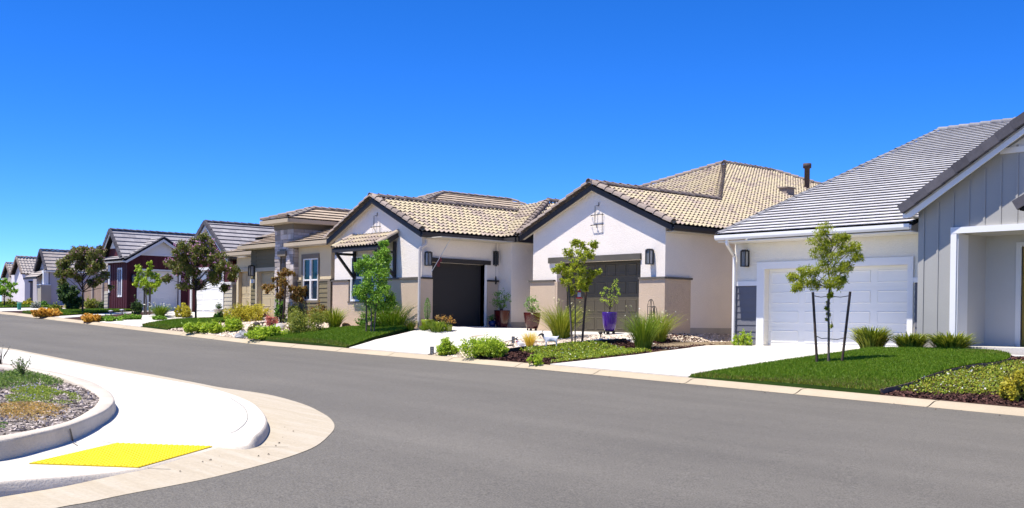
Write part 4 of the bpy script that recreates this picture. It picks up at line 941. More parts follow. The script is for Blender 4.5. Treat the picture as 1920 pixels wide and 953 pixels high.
# front eaves and main hip behind
SA = .35
e1 = V((-42.25, 24.02, 4.62)); e2 = V((-38.75, 24.02, 4.62)); hgt = 3.2
tri(rf, [e1, e2, V((e2.x-hgt, e2.y+hgt, e2.z+SA*hgt)), V((e1.x, e1.y+hgt, e1.z+SA*hgt))])
MR0, MR1 = V((-46, 35.3, 8.0)), V((-46, 40.0, 8.0))
tri(rf, [e2, V((e2.x, 47.2, e2.z)), MR1, MR0, V((e2.x-hgt, e2.y+hgt, e2.z+SA*hgt))])
l1 = V((-47.8, 24.75, 4.77)); l2 = V((-43.4, 24.75, 4.77)); tri(rf, [l1, l2, V((-43.4, 27.5, 5.7)), V((-46.4, 27.5, 5.7))])
l3 = V((-53.0, 26.55, 4.73)); l4 = V((-46.8, 26.55, 4.73)); tri(rf, [l3, l4, V((-46.8, 30, 5.9)), V((-50.5, 30, 5.9))])
tri(rf, [V((-53.2, 28.5, 5.6)), V((-40, 28.5, 5.6)), MR0, V((-46.2, 35.3, 8.0))]); tri(rf, [V((-53.2, 47, 5.6)), V((-53.2, 28.5, 5.6)), MR0, MR1])
R = rf.build('roof', [tile_tan, felt], H)
for a, b in ((e2, MR0), (V((-40, 46, 5.0)), MR1), (MR0, MR1), (V((-52.8, 28.7, 5.6)), MR0)): caps(rc, a+V((0, 0, .06)), b+V((0, 0, .06)), .12, .42, flat=True)
rc.build('ridge_tiles', tilemat('tile_cap_tan', [(.20, .165, .14), (.28, .235, .20), (.34, .29, .25)]), R)
mb = MB(); mb.box(-43.8, -41.4, 23.67, 23.74, 5.46, 5.62); mb.box(-41.47, -41.38, 23.75, 30, 5.46, 5.62); mb.box(-43.82, -43.75, 23.75, 30, 5.46, 5.62)
mb.box(-42.28, -38.75, 23.99, 24.05, 4.47, 4.62); mb.box(-38.8, -38.72, 24.06, 40, 4.47, 4.62); mb.box(-47.85, -43.4, 24.72, 24.78, 4.61, 4.77); mb.box(-53.05, -47.0, 26.52, 26.58, 4.57, 4.73)
mb.build('fascia', mat('fascia_cream', (.46, .37, .255), .7, .3, .05, 1), H)
mb = MB(); mb.box(-43.74, -41.48, 23.75, 30, 5.462, 5.49); mb.box(-42.2, -38.8, 24.06, 24.5, 4.44, 4.468); mb.box(-47.75, -43.5, 24.8, 25.2, 4.60, 4.63); mb.box(-53, -47, 26.6, 27.0, 4.54, 4.57); mb.build('eave_soffit', soffit, H)
for x, y in ((-41.6, 36), (-41.6, 38.4), (-41.6, 41)):
    z = e2.z+(e2.x-x)*(8.0-4.62)/(e2.x+46); mb = MB(); mb.box(x-.25, x+.25, y-.45, y+.45, z-.05, z+.10); mb.build('roof_vent', felt, H)
# ================================================================== farmhouses further up the street
def bb(mb, fr, a0, a1, z0, z1, step=.42, f=None):
    x = a0+.2
    while x < a1: fr.box(mb, x-.025, x+.025, z0, f(x) if f else z1, .001, .022); x += step
def gable_roof(parent, xc, hw, y0, y1, zp, s, m, capm, ov=.35, style='F', extra=None, fl=True, e=.36, p=.42):
    rf = MB(); L = math.sqrt(1+s*s)*hw
    for sg in (1, -1): tiles(rf, (xc+sg*hw, y0-ov, zp-s*hw), (0, 1, 0), V((-sg, 0, s)), [(0, 0), (y1-y0+ov, 0), (y1-y0+ov, L), (0, L)], style, e=e, p=p)
    if extra: extra(rf)
    R = rf.build('roof', [m, felt], parent); rc = MB(); caps(rc, (xc, y0-ov, zp+.04), (xc, y1, zp+.04), .13, .42, flat=fl)
    for sg in (1, -1): rake(rc, xc+sg*(hw+.05), zp-s*hw, xc, zp+.02, y0-ov-.08, .42, .12, .2)
    rc.build('ridge_tiles', capm, R); return R
# red house with white garage behind the pink tree
H = thing('red_house', 'barn red house with tan lap siding, half hidden behind the pink flowering tree', 'house', (-55, 29, 1.7))
f1 = FR('X', 27.0); mb = MB(); xc, zp, s = -55.2, 6.45, .75
fwall(mb, f1, -57.9, -52.75, 1.2, 4.4, .25, [(-57.4, -53.72, 1.2, 3.95)]); f1.prism(mb, [(-57.9, 4.4), (-52.75, 4.4), (xc, zp-.2)], -.25, 0); mb.box(-53.0, -52.75, 27.25, 38, 1.2, 4.5); mb.box(-57.9, -57.65, 27.25, 38, 1.2, 4.5); bb(mb, f1, -57.9, -52.75, 3.98, 4.9, .4)
mb.build('wall', red, H)
mb = MB(); lap(mb, f1, -53.72, -52.72, 1.3, 3.14, .2); FR('Y', -52.75).box(mb, 26.98, 33, 1.3, 3.14, .001, .03); mb.build('siding', tanside, H)
mb = MB(); f1.box(mb, -53.74, -52.68, 3.14, 3.27, .002, .07); FR('Y', -52.75).box(mb, 26.93, 33, 3.14, 3.27, .002, .06); f1.box(mb, -57.55, -57.4, 1.3, 4.1, .002, .06); f1.box(mb, -53.72, -53.62, 1.3, 4.1, .035, .06); f1.box(mb, -57.4, -53.72, 3.95, 4.1, .002, .06)
f1.prism(mb, [(xc-.95, zp-.2-.75*.95), (xc+.95, zp-.2-.75*.95), (xc, zp-.22)], .003, .03); f1.prism(mb, [(-57.9, 4.30), (xc, zp-.14), (xc, zp-.3), (-57.7, 4.30)], .30, .34); f1.prism(mb, [(-52.5, 4.30), (xc, zp-.14), (xc, zp-.3), (-52.7, 4.30)], .30, .34); mb.build('trim', offwhite, H)
garage(H, f1, -57.4, -53.72, 1.7, 3.95, .2, door_white, 4, 4, wide=True)
gable_roof(H, xc, 2.75, 27.0, 40, zp, s, tile_r, tile_greyd)
mb = MB(); mb.box(xc+.2, xc+1.0, 33.0, 33.9, zp-.75, zp-.3); mb.build('roof_vent', felt, H)
mb = MB(); f1.prism(mb, [(-57.9, 4.38), (xc, zp-.1), (xc, zp-.06), (-57.95, 4.42)], 0, .33); mb.build('soffit', offwhite, H)
# dark red house with the gabled side garage
H = thing('red_house', 'dark red board and batten house with gabled side garage behind the lime tree', 'house', (-69, 30, 1.8))
f2 = FR('X', 26.98); fy = FR('Y', -66.3); mb = MB(); yp, zpk = 29.14, 6.3
fwall(mb, f2, -69.3, -66.3, 1.2, 4.75, .25, [(-67.75, -66.98, 2.62, 4.4)]); fwall(mb, fy, 27.23, 31.3, 1.2, 4.75, .25, [(27.72, 30.28, 1.2, 4.25)]); fy.prism(mb, [(26.98, 4.75), (31.3, 4.75), (yp, zpk-.2)], -.25, 0)
mb.box(-69.3, -69.05, 27.23, 36, 1.2, 4.75); f2.prism(mb, [(-69.3, 4.75), (-66.6, 4.75), (-66.6, 4.95), (-68.1, 6.5), (-69.3, 5.15)], -.25, 0)
bb(mb, f2, -69.3, -66.35, 1.4, 4.7, .36); bb(mb, fy, 30.3, 31.2, 1.4, 4.7, .36); bb(mb, fy, 27.0, 27.7, 1.4, 4.7, .36); bb(mb, fy, 27.72, 30.28, 4.4, 5.1, .36)
mb.build('wall', red, H)
window(H, f2, -67.75, -66.98, 2.62, 4.4, 1, None, white, up=mat('blind_grey', (.30, .31, .35), .4, .5, .03, 2), fw=.1)
mb = MB(); fy.prism(mb, [(27.6, 5.28), (30.7, 5.28), (yp, zpk-.22)], .003, .03); fy.box(mb, 27.3, 30.9, 5.18, 5.28, .003, .05); fy.box(mb, 27.6, 27.72, 1.4, 4.35, .002, .05); fy.box(mb, 30.28, 30.4, 1.4, 4.35, .002, .05); fy.box(mb, 27.72, 30.28, 4.25, 4.35, .002, .05)
for sg in (-1, 1): fy.prism(mb, [(yp+sg*2.5, zpk-.6*2.5-.1), (yp, zpk-.08), (yp, zpk-.26), (yp+sg*2.3, zpk-.6*2.5-.14)], .30, .34)
f2.prism(mb, [(-69.85, 4.88), (-68.1, 6.66), (-68.1, 6.46), (-69.7, 4.85)], .33, .37); f2.prism(mb, [(-68.9, 5.62), (-67.3, 5.62), (-68.1, 6.45)], .003, .03)
mb.box(-69.0, -68.8, 26.9, 26.97, 2.9, 4.6); mb.build('trim', offwhite, H)
mb = MB(); lap(mb, FR('X', 26.9), -69.6, -69.0, 1.4, 3.0, .2); mb.box(-69.6, -69.0, 26.91, 29, 1.4, 3.0); mb.build('siding', tanside, H)
garage(H, fy, 27.72, 30.28, 1.78, 4.25, .15, door_white, 4, 4, wide=True)
def ext(rf):
    tri(rf, [V((-69.85, 26.5, 4.86)), V((-66.0, 26.5, 4.86)), V((-66.0, 27.0, 5.1)), V((-69.85, 27.0, 5.1))])
    L6 = math.sqrt(1.36)*2.42
    tiles(rf, (-69.5, yp-2.42, zpk-.6*2.42), (1, 0, 0), V((0, 1, .6)), [(1.75, 0), (3.5, 0), (3.5, L6), (1.2, L6)], 'F', p=.42); tiles(rf, (-69.5, yp+2.42, zpk-.6*2.42), (1, 0, 0), V((0, -1, .6)), [(1.75, 0), (3.5, 0), (3.5, L6), (1.2, L6)], 'F', p=.42)
R = gable_roof(H, -68.1, 1.7, 26.98, 40, 6.72, 1.02, tile_r, tile_greyd, extra=ext)
rc = MB(); 
for sg in (-1, 1): caps(rc, (-65.98, yp+sg*2.45, zpk-.6*2.42+.02), (-65.98, yp, zpk+.04), .10, .42, flat=True)
rc.build('rake_tiles', tile_greyd, R)
gutter(H, [(-69.5, yp-2.4, zpk-.6*2.42-.14), (-66.0, yp-2.4, zpk-.6*2.42-.14)], white); lantern(H, fy, 27.35, 3.75, .5, .19)
mb = MB(); mb.box(-71.2, -66.3, 31.3, 31.5, 1.2, 4.6); mb.box(-71, -69, 31.5, 40, 1.2, 5.0); mb.build('side_wall', red, H)
# grey lavender house, white house and tan house at the far end
def far_house(name, label, px, d, zb, eave, slope, hw, ylen, m, tm, cm, style, door=None, left=4.0, xs=1.0):
    q = ray(px, 572); q = q/(q@F)*d+CAM; X, Y = q[0], q[1]
    H = thing(name, label, 'house', (X-2, Y+3, zb)); f0 = FR('X', Y); f9 = FR('Y', X); mb = MB(); xc = X-hw*.9; zp = eave+slope*hw
    holes = [(Y+door[0], Y+door[1], zb-.5, door[2])] if door else []
    fwall(mb, f0, X-left, X, zb-.6, eave, .25); fwall(mb, f9, Y+.25, Y+ylen, zb-.6, eave, .25, holes); f0.prism(mb, [(X-hw*1.8, eave), (X, eave), (xc, zp-.25)], -.25, 0); mb.box(X-left, X-left+.25, Y+.25, Y+ylen, zb-.6, eave)
    mb.build('wall', m, H)
    if door: garage(H, f9, Y+door[0], Y+door[1], zb, door[2], .12, door[3], 4, 3); mb = MB(); f9.box(mb, Y+door[0]-.15, Y+door[1]+.15, door[2], door[2]+.16, .002, .07); f9.box(mb, Y+door[1], Y+door[1]+.14, zb, door[2], .002, .06); mb.build('door_trim', dark, H)
    gable_roof(H, xc, hw, Y, Y+ylen, zp, slope, tm, cm, .35, style, fl=style != 'S', e=.36, p=.42 if style != 'S' else .3)
    return H, X, Y, f0, f9, zp, xc
H, X, Y, f0, f9, zp, xc = far_house('lavender_house', 'lavender grey house with a porch pillar beside the dark pink tree', 92.5, 91, 2.3, 5.1, 1.25, 1.35, 14, lav, tile_far, tile_greyd, 'F')
mb = MB(); f0.box(mb, X-.75, X+.08, 2.0, 3.9, .01, .7); mb.box(X+.01, X+.10, Y-.66, Y+.1, 2.0, 3.9); mb.build('siding', tanside, H)
mb = MB(); mb.box(X-.35, X+.06, Y-.5, Y-.1, 3.97, 5.1); f0.box(mb, X-.8, X+.12, 3.9, 3.97, -.05, .76); gu = [(X-.9, Y-1.1, 5.0), (X+.5, Y-1.1, 5.0)]; mb.build('pillar', white, H); gutter(H, [(X+.35, Y-.5, 4.95), (X+.35, Y+14, 4.95)], white)
mb = MB(); tri(mb, [V((X-3.2, Y-.9, 4.55)), V((X-.2, Y-.9, 4.55)), V((X-.2, Y+.2, 5.3)), V((X-3.2, Y+.2, 5.3))]); mb.build('porch_roof', [tile_far, felt], H)
mb = MB(); mb.box(X-3.4, X-.2, Y-1.0, Y-.92, 4.40, 4.55); mb.build('fascia', dark, H)
roofvent(H, X-.5, Y+5.5, zp-.9, .3, .3, .2, felt)
H, X, Y, f0, f9, zp, xc = far_house('white_house', 'small white stucco house with grey garage door near the far end of the street', 46, 107, 2.4, 5.4, 1.0, 1.6, 12, farwhite, tile_far, tile_cap, 'S', (0.5, 3.2, 4.6, grey_siding))
mb = MB(); mb.box(xc+.2, xc+1.0, Y+8, Y+9, zp-.8, zp+.9); mb.build('chimney', fartan, H)
H, X, Y, f0, f9, zp, xc = far_house('tan_house', 'tan stucco house with dark garage door, farthest one up the street', 24, 122, 2.6, 5.6, 1.0, 1.5, 12, fartan, tile_far, tile_cap, 'S', (1.2, 5.5, 5.0, door_dark))
lantern(H, f9, Y+.4, 4.6, .7, .35)
# board fence between the lavender and dark red houses
fz = at(158, 550, 1, 33.5); fz2 = at(203, 545, 1, 33.5); fnc = thing('wooden_fence', 'tan vertical board fence between the lavender and dark red houses', 'fence', (fz[0], 33.5, 2.0))
mb = MB(); x = fz[0]
while x < fz2[0]+1.2: mb.box(x, x+.13, 33.5, 33.53, 1.6, 4.05+rnd.uniform(-.01, .01)); x += .142
mb.build('board_panel', mat('fence_board', (.33, .24, .18), .85, .2, .15, 2, stretch=(4, 4, .4)), fnc)
for x in np.arange(fz[0]-.1, fz2[0]+1.4, 2.1):
    mb = MB(); mb.box(x-.07, x+.07, 33.36, 33.49, 1.6, 4.15); mb.build('post', mat('fence_post', (.42, .37, .32), .85, .2, .15, 2), fnc)
# ------------------------------------------------------------------ vegetation kit
FH = np.array([F[0], F[1], 0]); FH /= np.linalg.norm(FH); RH = np.array([R_[0], R_[1], 0]); RH /= np.linalg.norm(RH)
def leafquads(P, size, bias=None, asp=.5, upn=.5):
    n = len(P); a = rng.normal(size=(n, 3))
    if bias is not None: a = a*.7+bias
    a /= np.linalg.norm(a, axis=1)[:, None]; up = rng.normal(size=(n, 3))*(1-upn)+np.array([0, 0, 1])*upn
    b = np.cross(a, up); b /= np.linalg.norm(b, axis=1)[:, None]+1e-9; s = (size*(.6+.7*rng.random(n)))[:, None]
    c = np.cross(b, a)*s*.12
    return np.stack([P-a*s*.5, P+b*s*asp*.5+c, P+a*s*.5, P-b*s*asp*.5+c], 1)
def ball(n, shell=.5):
    d = rng.normal(size=(n, 3)); d /= np.linalg.norm(d, axis=1)[:, None]; return d*(shell+(1-shell)*rng.random(n)[:, None]**.6)
L_green = leafmat('leaf_green', [(.035, .085, .012), (.06, .13, .016), (.10, .18, .025)])
L_lime = leafmat('leaf_lime', [(.09, .15, .010), (.16, .22, .018), (.26, .30, .03)], .4)
L_fresh = leafmat('leaf_fresh', [(.05, .11, .010), (.09, .17, .016), (.15, .23, .03)], .4)
L_dark = leafmat('leaf_dark', [(.018, .036, .012), (.03, .055, .014), (.05, .075, .02)])
L_olive = leafmat('leaf_olive', [(.075, .095, .014), (.12, .14, .02), (.19, .18, .03)])
L_gold = leafmat('leaf_gold', [(.13, .13, .014), (.22, .20, .02), (.32, .27, .03)], .4)
L_orange = leafmat('leaf_orange', [(.20, .10, .018), (.32, .17, .025), (.40, .24, .04)], .35)
L_bronze = leafmat('leaf_bronze', [(.07, .035, .012), (.11, .06, .014), (.16, .09, .02), (.10, .10, .02)], .35)
L_maroon = leafmat('leaf_maroon', [(.045, .020, .024), (.08, .03, .03), (.13, .05, .045)])
L_pinktree = leafmat('leaf_pinktree', [(.035, .052, .010), (.06, .078, .012), (.10, .105, .018), (.09, .065, .03)], .3)
F_pink = leafmat('flower_pink', [(.25, .09, .16), (.40, .17, .28), (.50, .27, .38)], .3)
F_dusk = leafmat('flower_dusky', [(.12, .06, .075), (.20, .11, .13)], .3)
F_white = leafmat('flower_white', [(.65, .63, .50), (.75, .74, .66)], .3)
F_cream = leafmat('flower_cream', [(.60, .54, .25), (.70, .66, .45)], .3)
F_blue = leafmat('flower_lilac', [(.30, .28, .50), (.45, .42, .6)], .3)
G_yel = leafmat('grass_yellowgreen', [(.055, .085, .004), (.10, .125, .006), (.17, .17, .012)], .2)
G_grn = leafmat('grass_green', [(.034, .066, .004), (.065, .105, .006), (.12, .145, .010)], .2)
G_blue = leafmat('foliage_grey', [(.12, .13, .11), (.2, .21, .18)], .3)
stem_m = mat('stem_brown', (.07, .05, .035), .9, .15, .2, 6)
def shrub(name, px, py, wpx, hpx, lm, label, cat='shrub', size=.05, n=1500, asp=.55, shell=.5, group=None, fl=None, nfl=0, fsz=.05, lumps=9, flat=False, sprig=None, dz=0):
    sprig = 16 if sprig is None else sprig+8
    p = gp(px, py); k = mpp(p); W, Hh = wpx*k*1.12, hpx*k*1.12; n = int(n*2.2); size *= 1.3
    t = thing(name, label, cat, p, group); c0 = np.array(p)
    cen = []
    for i in range(lumps):
        a = rnd.uniform(0, 6.28); r = rnd.uniform(.12, .40) if i else 0
        cen.append((math.cos(a)*r*W, math.sin(a)*r*W, Hh*rnd.uniform(.22, .58)*(1-.5*r), W*rnd.uniform(.13, .25), Hh*rnd.uniform(.24, .46)))
    P = []
    for (x, y, z, rw, rh) in cen:
        nt = max(5, n//lumps//9); tw = ball(nt, shell)*np.array([rw, rw, rh])+np.array([x, y, z]); q = (tw[:, None]+rng.normal(0, 1, (nt, 9, 3))*min(rw, rh)*.16).reshape(-1, 3); P.append(q)
    P = np.concatenate(P); P = P[P[:, 2] > .01]; out = P/np.array([W*.5, W*.5, Hh]); bias = np.stack([out[:, 0], out[:, 1], np.full(len(P), .5)], 1)*.8
    vs = leafquads(P+c0, size, bias, asp)
    if sprig:
        ex = []
        for i in range(sprig):
            b = P[rng.integers(len(P))]; d = np.array([b[0]/W, b[1]/W, .6+.4*rnd.random()]); d /= np.linalg.norm(d); L = Hh*rnd.uniform(.2, .42)
            tt = rng.random(14)[:, None]; ex.append(b+d*tt*L+rng.normal(0, size*.25, (14, 3)))
        vs = np.concatenate([vs, leafquads(np.concatenate(ex)+c0, size*.8, None, asp)])
    rawmesh('foliage', vs, 4, lm, t)
    mb = MB()
    for i in range(9):
        a = rnd.uniform(0, 6.28); r = rnd.uniform(.12, .38)*W; mb.tube([c0+np.array([0, 0, -.03]), c0+np.array([math.cos(a)*r*.4, math.sin(a)*r*.4, Hh*.3]), c0+np.array([math.cos(a)*r, math.sin(a)*r, Hh*rnd.uniform(.5, .8)])], [.014, .01, .004], 5)
    mb.build('stems', stem_m, t)
    if fl:
        i = rng.integers(0, len(P), nfl); q = P[i]*np.array([1.06, 1.06, 1.08])+np.array([0, 0, .02]); flowers(t, q+c0, fl, fsz)
    return t
def flowers(t, P, m, s):
    n = len(P); V_ = []
    for k in range(3): V_.append(leafquads(P+rng.normal(0, s*.2, (n, 3)), s, None, .8, .7))
    return rawmesh('flowers', np.concatenate(V_), 4, m, t)
def blades(c0, n, W, Hh, bw, droop=.5, r0=.12, seg=4, spread=1.0):
    """arching grass or strap leaves fanning out from one base"""
    a = rng.random(n)*2*np.pi; lean = (rng.random(n)**.65)*spread*1.15; L = Hh*(.65+.5*rng.random(n)); base = np.stack([np.cos(a), np.sin(a), np.zeros(n)], 1)
    P0 = c0+base*(rng.random(n)[:, None]**.5)*r0*W; side = np.stack([-np.sin(a), np.cos(a), np.zeros(n)], 1)
    side = side*np.cos(.6*rng.normal(size=n))[:, None]+base*.3*rng.normal(size=n)[:, None]
    V_ = []; prev = None
    for k in range(seg+1):
        t = k/seg; h = np.sin(np.minimum(t*(1+droop*lean), 1.65)*1.0)/1.0*L*(1-.25*lean); r = lean*(t**1.5)*W*.5
        c = P0+base*r[:, None]+np.array([0, 0, 1])*h[:, None]; w = side*(bw*(1-t**2*.93)*.5)
        cur = (c-w, c+w)
        if prev is not None: V_.append(np.stack([prev[0], prev[1], cur[1], cur[0]], 1))
        prev = cur
    tips = (prev[0]+prev[1])/2
    return V_, tips
def bladeplant(name, px, py, wpx, hpx, lm, label, cat, n, bw, droop=.6, fl=None, nfl=0, fsz=.05, group=None, spread=1.0, r0=.12, pos=None):
    p = np.array(pos) if pos is not None else gp(px, py); k = mpp(p); W, Hh = wpx*k*1.35, hpx*k*1.12; n = int(n*1.7); bw *= 1.25; t = thing(name, label, cat, p, group)
    V_, tips = blades(p+np.array([0, 0, -.02]), n, W, Hh, bw, droop, r0, 4, spread); seg = len(V_)
    q = np.stack(V_, 1).reshape(n*seg, 4, 3)
    # weld strips so each blade is one piece of colour
    verts = []; faces = []
    A = np.stack([v[:, 0] for v in V_]+[V_[-1][:, 3]], 1); B = np.stack([v[:, 1] for v in V_]+[V_[-1][:, 2]], 1)
    allv = np.stack([A, B], 2).reshape(n, -1, 3); m_ = allv.shape[1]
    fi = np.array([[2*s, 2*s+1, 2*s+3, 2*s+2] for s in range(seg)]); ff = (np.arange(n)*m_)[:, None, None]+fi[None]
    me = bpy.data.meshes.new('foliage'); me.from_pydata((allv.reshape(-1, 3)-p).tolist(), [], ff.reshape(-1, 4).tolist()); me.materials.append(lm)
    o = bpy.data.objects.new('foliage', me); COL.objects.link(o); o.parent = t; LOC[o.name] = V(p)
    if fl:
        mb = MB(); Q = []
        for i in range(nfl):
            a = rnd.uniform(0, 6.28); r = rnd.uniform(.1, .62)*W; h = Hh*rnd.uniform(.7, 1.12)*(1-.25*r/W); e = p+np.array([math.cos(a)*r, math.sin(a)*r, h])
            mb.tube([p, p+np.array([math.cos(a)*r*.35, math.sin(a)*r*.35, h*.6]), e], [.005, .004, .003], 4, 0, False); Q.append(e)
        s_ = mb.build('flower_stems', lm, t); flowers(t, np.array(Q), fl, fsz)
    return t
def tree(name, label, px, py, clumps, lm, size, per, bark, tr=.03, fl=None, fper=0, fsz=.05, th=None, jit=.6, asp=.5, bend=0, droop=0, group=None):
    """trunk and limbs reaching into leaf clumps; clump = (dx px, dy px up, r px)"""
    p = gp(px, py); k = mpp(p); t = thing(name, label, 'tree', p, group); p = np.array(p); per = int(per*2.3); size *= 1.25
    cs = []
    allr = np.mean([abs(c[0]) for c in clumps])+1e-3
    for (dx, dy, r) in clumps:
        jd = rnd.uniform(-1, 1)*jit*allr*1.6*k
        cs.append((p+RH*dx*k+FH*jd+np.array([0, 0, dy*k]), r*k))
    lo = min(c[0][2]-c[1] for c in cs); th = (th*k+p[2]) if th else lo+.1; top = max(c[0][2] for c in cs)
    mb = MB(); ax = [p+np.array([0, 0, -.05])]; N = 6
    for i in range(1, N+1): ax.append(p+np.array([math.sin(i*1.1+bend)*.02*i/N*2+bend*.05*i/N, math.cos(i*1.7)*.015, (th-p[2])*i/N]))
    mb.tube(ax, [tr*(1.25 if i == 0 else 1-.35*i/N) for i in range(N+1)], 8)
    lead = [ax[-1]]; hi = top-th
    for i in range(1, 5): lead.append(ax[-1]+np.array([rnd.uniform(-.04, .04)*i, rnd.uniform(-.04, .04)*i, hi*.8*i/4]))
    mb.tube(lead, [tr*.62, tr*.5, tr*.36, tr*.25, tr*.12], 6)
    for c, r in cs:
        z = min(max(th, c[2]-abs(np.linalg.norm((c-p)[:2]))*.8-.1), top*.95+th*.05); tt = (z-th)/max(.01, hi*.8); i = min(3, int(max(0, tt)*4)); f_ = min(1, max(0, tt*4-i)); a = np.array(lead[i])*(1-f_)+np.array(lead[min(4, i+1)])*f_
        mid = a*.45+c*.55+np.array([rnd.uniform(-.05, .05), rnd.uniform(-.05, .05), .06-droop*.1]); mb.tube([a, mid, c], [tr*.34, tr*.22, tr*.08], 5)
        for q in range(4): e = c+ball(1, .7)[0]*r; mb.tube([mid*.3+c*.7, e], [tr*.1, tr*.04], 4, 0, False)
    mb.build('trunk', bark, t)
    PS = []; FS_ = []
    for c, r in cs:
        # leaves gather on twigs inside every clump: many small tufts, gaps between them
        per_c = max(12, int(per*min(1, (r/k/9)**1.5))); nt = max(4, int(per_c/14)); tw = ball(nt, .25)*np.array([1, 1, .85])*r+c
        m_ = max(3, int(per_c/nt)); PS.append((tw[:, None]+rng.normal(0, r*.17, (nt, m_, 3))+np.array([0, 0, -droop*r*.1])).reshape(-1, 3))
        if fl:
            o = ball(max(1, fper//5), .75)*r*1.05+c; o = o[(o[:, 2] > c[2]-r*.55)]
            if len(o): FS_.append((o[:, None]+rng.normal(0, fsz*.7, (len(o), 5, 3))).reshape(-1, 3))
    P = np.concatenate(PS); bias = np.tile(np.array([0, 0, -droop if droop else .1]), (len(P), 1))
    rawmesh('crown', leafquads(P, size, bias, asp), 4, lm, t)
    if fl and FS_: rawmesh('flowers', leafquads(np.concatenate(FS_), fsz, None, .8), 4, fl, t)
    return t
def stake(px0, py0, px1, py1, label, m, r=.03, group='stakes holding up the young trees', ties=()):
    p = gp(px0, py0); k = mpp(p); p = np.array(p); e = p+RH*(px1-px0)*k+np.array([0, 0, (py0-py1)*k])
    mb = MB(); mb.tube([p-np.array([0, 0, .08]), e], [r, r*.95], 8); o = mb.build('tree_stake', m, None, p); tag(o, label, 'stake', group)
    for (f_, tx, ty) in ties:   # strap from the stake to the trunk
        a = p+(e-p)*f_; b = p+RH*(tx-px0)*k+np.array([0, 0, (py0-ty)*k]); mb = MB(); mb.tube([a+RH*r, (a+b)/2-np.array([0, 0, .03]), b], .009, 5); s_ = mb.build('tree_tie', rubber, o)
    return o
# ------------------------------------------------------------------ street and garden trees
tree('young_tree', 'staked young willow-leaved tree on the lawn before the white garage door', 1553, 690,
     [(-12, 258, 18), (-22, 240, 18), (-4, 232, 17), (16, 240, 15), (30, 245, 10), (-18, 215, 17), (4, 210, 18), (28, 222, 15), (46, 226, 13), (50, 206, 11), (-10, 188, 18), (14, 186, 19), (34, 190, 14), (-34, 178, 14), (-52, 180, 13), (-66, 170, 11), (-62, 150, 12), (-46, 158, 14), (-28, 156, 13), (-6, 160, 17), (14, 160, 15), (26, 166, 11), (0, 136, 6), (3, 122, 4), (-3, 112, 4), (2, 100, 4), (-2, 90, 3), (2, 78, 3)],
     leafmat('leaf_willow', [(.09, .115, .006), (.15, .17, .009), (.22, .22, .02)], .42), .07, 190, trunk_m, .032, asp=.22, droop=.5, th=150, jit=.45)
stake(1533, 691, 1522, 548, 'left leaning stake of the willow-leaved young tree on the right lawn', wood_dark, .032, ties=((.95, 1552, 555), (.42, 1551, 634)))
stake(1577, 690, 1592, 547, 'right leaning stake of the willow-leaved young tree on the right lawn', wood_dark, .032, ties=((.95, 1556, 556), (.40, 1555, 636)))
tree('young_tree', 'staked young tree with bright crown before the olive garage door, feeder hung in it', 1078, 645,
     [(0, 188, 10), (18, 182, 11), (36, 186, 9), (-14, 170, 12), (8, 164, 13), (26, 168, 10), (-2, 148, 13), (-30, 142, 10), (-38, 138, 8), (-16, 134, 12), (10, 134, 12), (30, 132, 10), (42, 136, 7), (-18, 116, 12), (4, 116, 13), (22, 118, 10), (-6, 102, 11), (14, 104, 9)], leafmat('leaf_bright', [(.08, .11, .006), (.14, .165, .010), (.23, .23, .02)], .4), .066, 140, trunk_m, .022, asp=.45, th=105)
stake(1073, 645, 1065, 537, 'left stake of the young tree with the red feeder', trunk_m, .03, ties=((.38, 1078, 603),))
stake(1091, 643, 1099, 526, 'right brown stake of the young tree with the red feeder', wood_dark, .036, ties=((.36, 1079, 606), (.98, 1080, 538)))
tree('young_tree', 'staked dense green young tree before the bay window', 696, 630,
     [(22, 172, 9), (26, 158, 10), (14, 150, 12), (28, 144, 10), (-12, 142, 12), (-22, 134, 11), (4, 136, 13), (22, 132, 12), (-16, 122, 14), (6, 118, 15), (24, 116, 12), (-4, 104, 15), (16, 100, 14), (-26, 82, 12), (-12, 90, 13), (8, 84, 15), (28, 86, 12), (-18, 74, 11), (34, 70, 12), (10, 68, 16), (-4, 62, 13), (26, 58, 13), (12, 52, 12), (38, 62, 9)], L_fresh, .066, 200, trunk_m, .03, asp=.5, th=60)
stake(687, 630, 686, 540, 'left slim grey stake of the dense young tree by the bay window', trunk_m, .03); stake(700, 630, 707, 545, 'right slim grey stake of the dense young tree by the bay window', trunk_m, .028)
tree('young_tree', 'bronze-leaved young tree between two stakes before the stone tower', 525, 607,
     [(-32, 68, 7), (-24, 62, 7), (-12, 68, 8), (-4, 82, 8), (2, 92, 7), (12, 96, 8), (24, 94, 6), (8, 76, 9), (18, 66, 8), (30, 64, 9), (40, 58, 8), (36, 46, 8), (26, 50, 8), (-4, 52, 7), (4, 60, 7), (-16, 84, 5), (44, 66, 6)], L_bronze, .085, 130, trunk_d, .03, asp=.5, th=45)
stake(520, 606, 519, 520, 'dark stake on the left of the bronze-leaved young tree', trunk_d, .045); stake(530, 607, 535, 528, 'brown stake on the right of the bronze-leaved young tree', wood_dark, .05)
cl = []
for i in range(46):
    a = rnd.uniform(0, 6.28); q = math.sqrt(rnd.random()); x, y = math.cos(a)*q*50, math.sin(a)*q*44; cl.append((x+8, 108+y+(6 if x > 0 else -4)*.5, rnd.uniform(9, 14)))
cl += [(8, 150, 11), (-8, 148, 10), (24, 146, 10), (64, 100, 9), (-46, 78, 9), (52, 64, 9), (60, 84, 9), (-40, 66, 8)]
tree('crape_myrtle', 'round crape myrtle with pink flowers on a slim dark trunk before the red house', 367, 603, cl, L_pinktree, .085, 210, trunk_d, .055, F_pink, 40, .075, jit=1.0, th=58)
cl = []
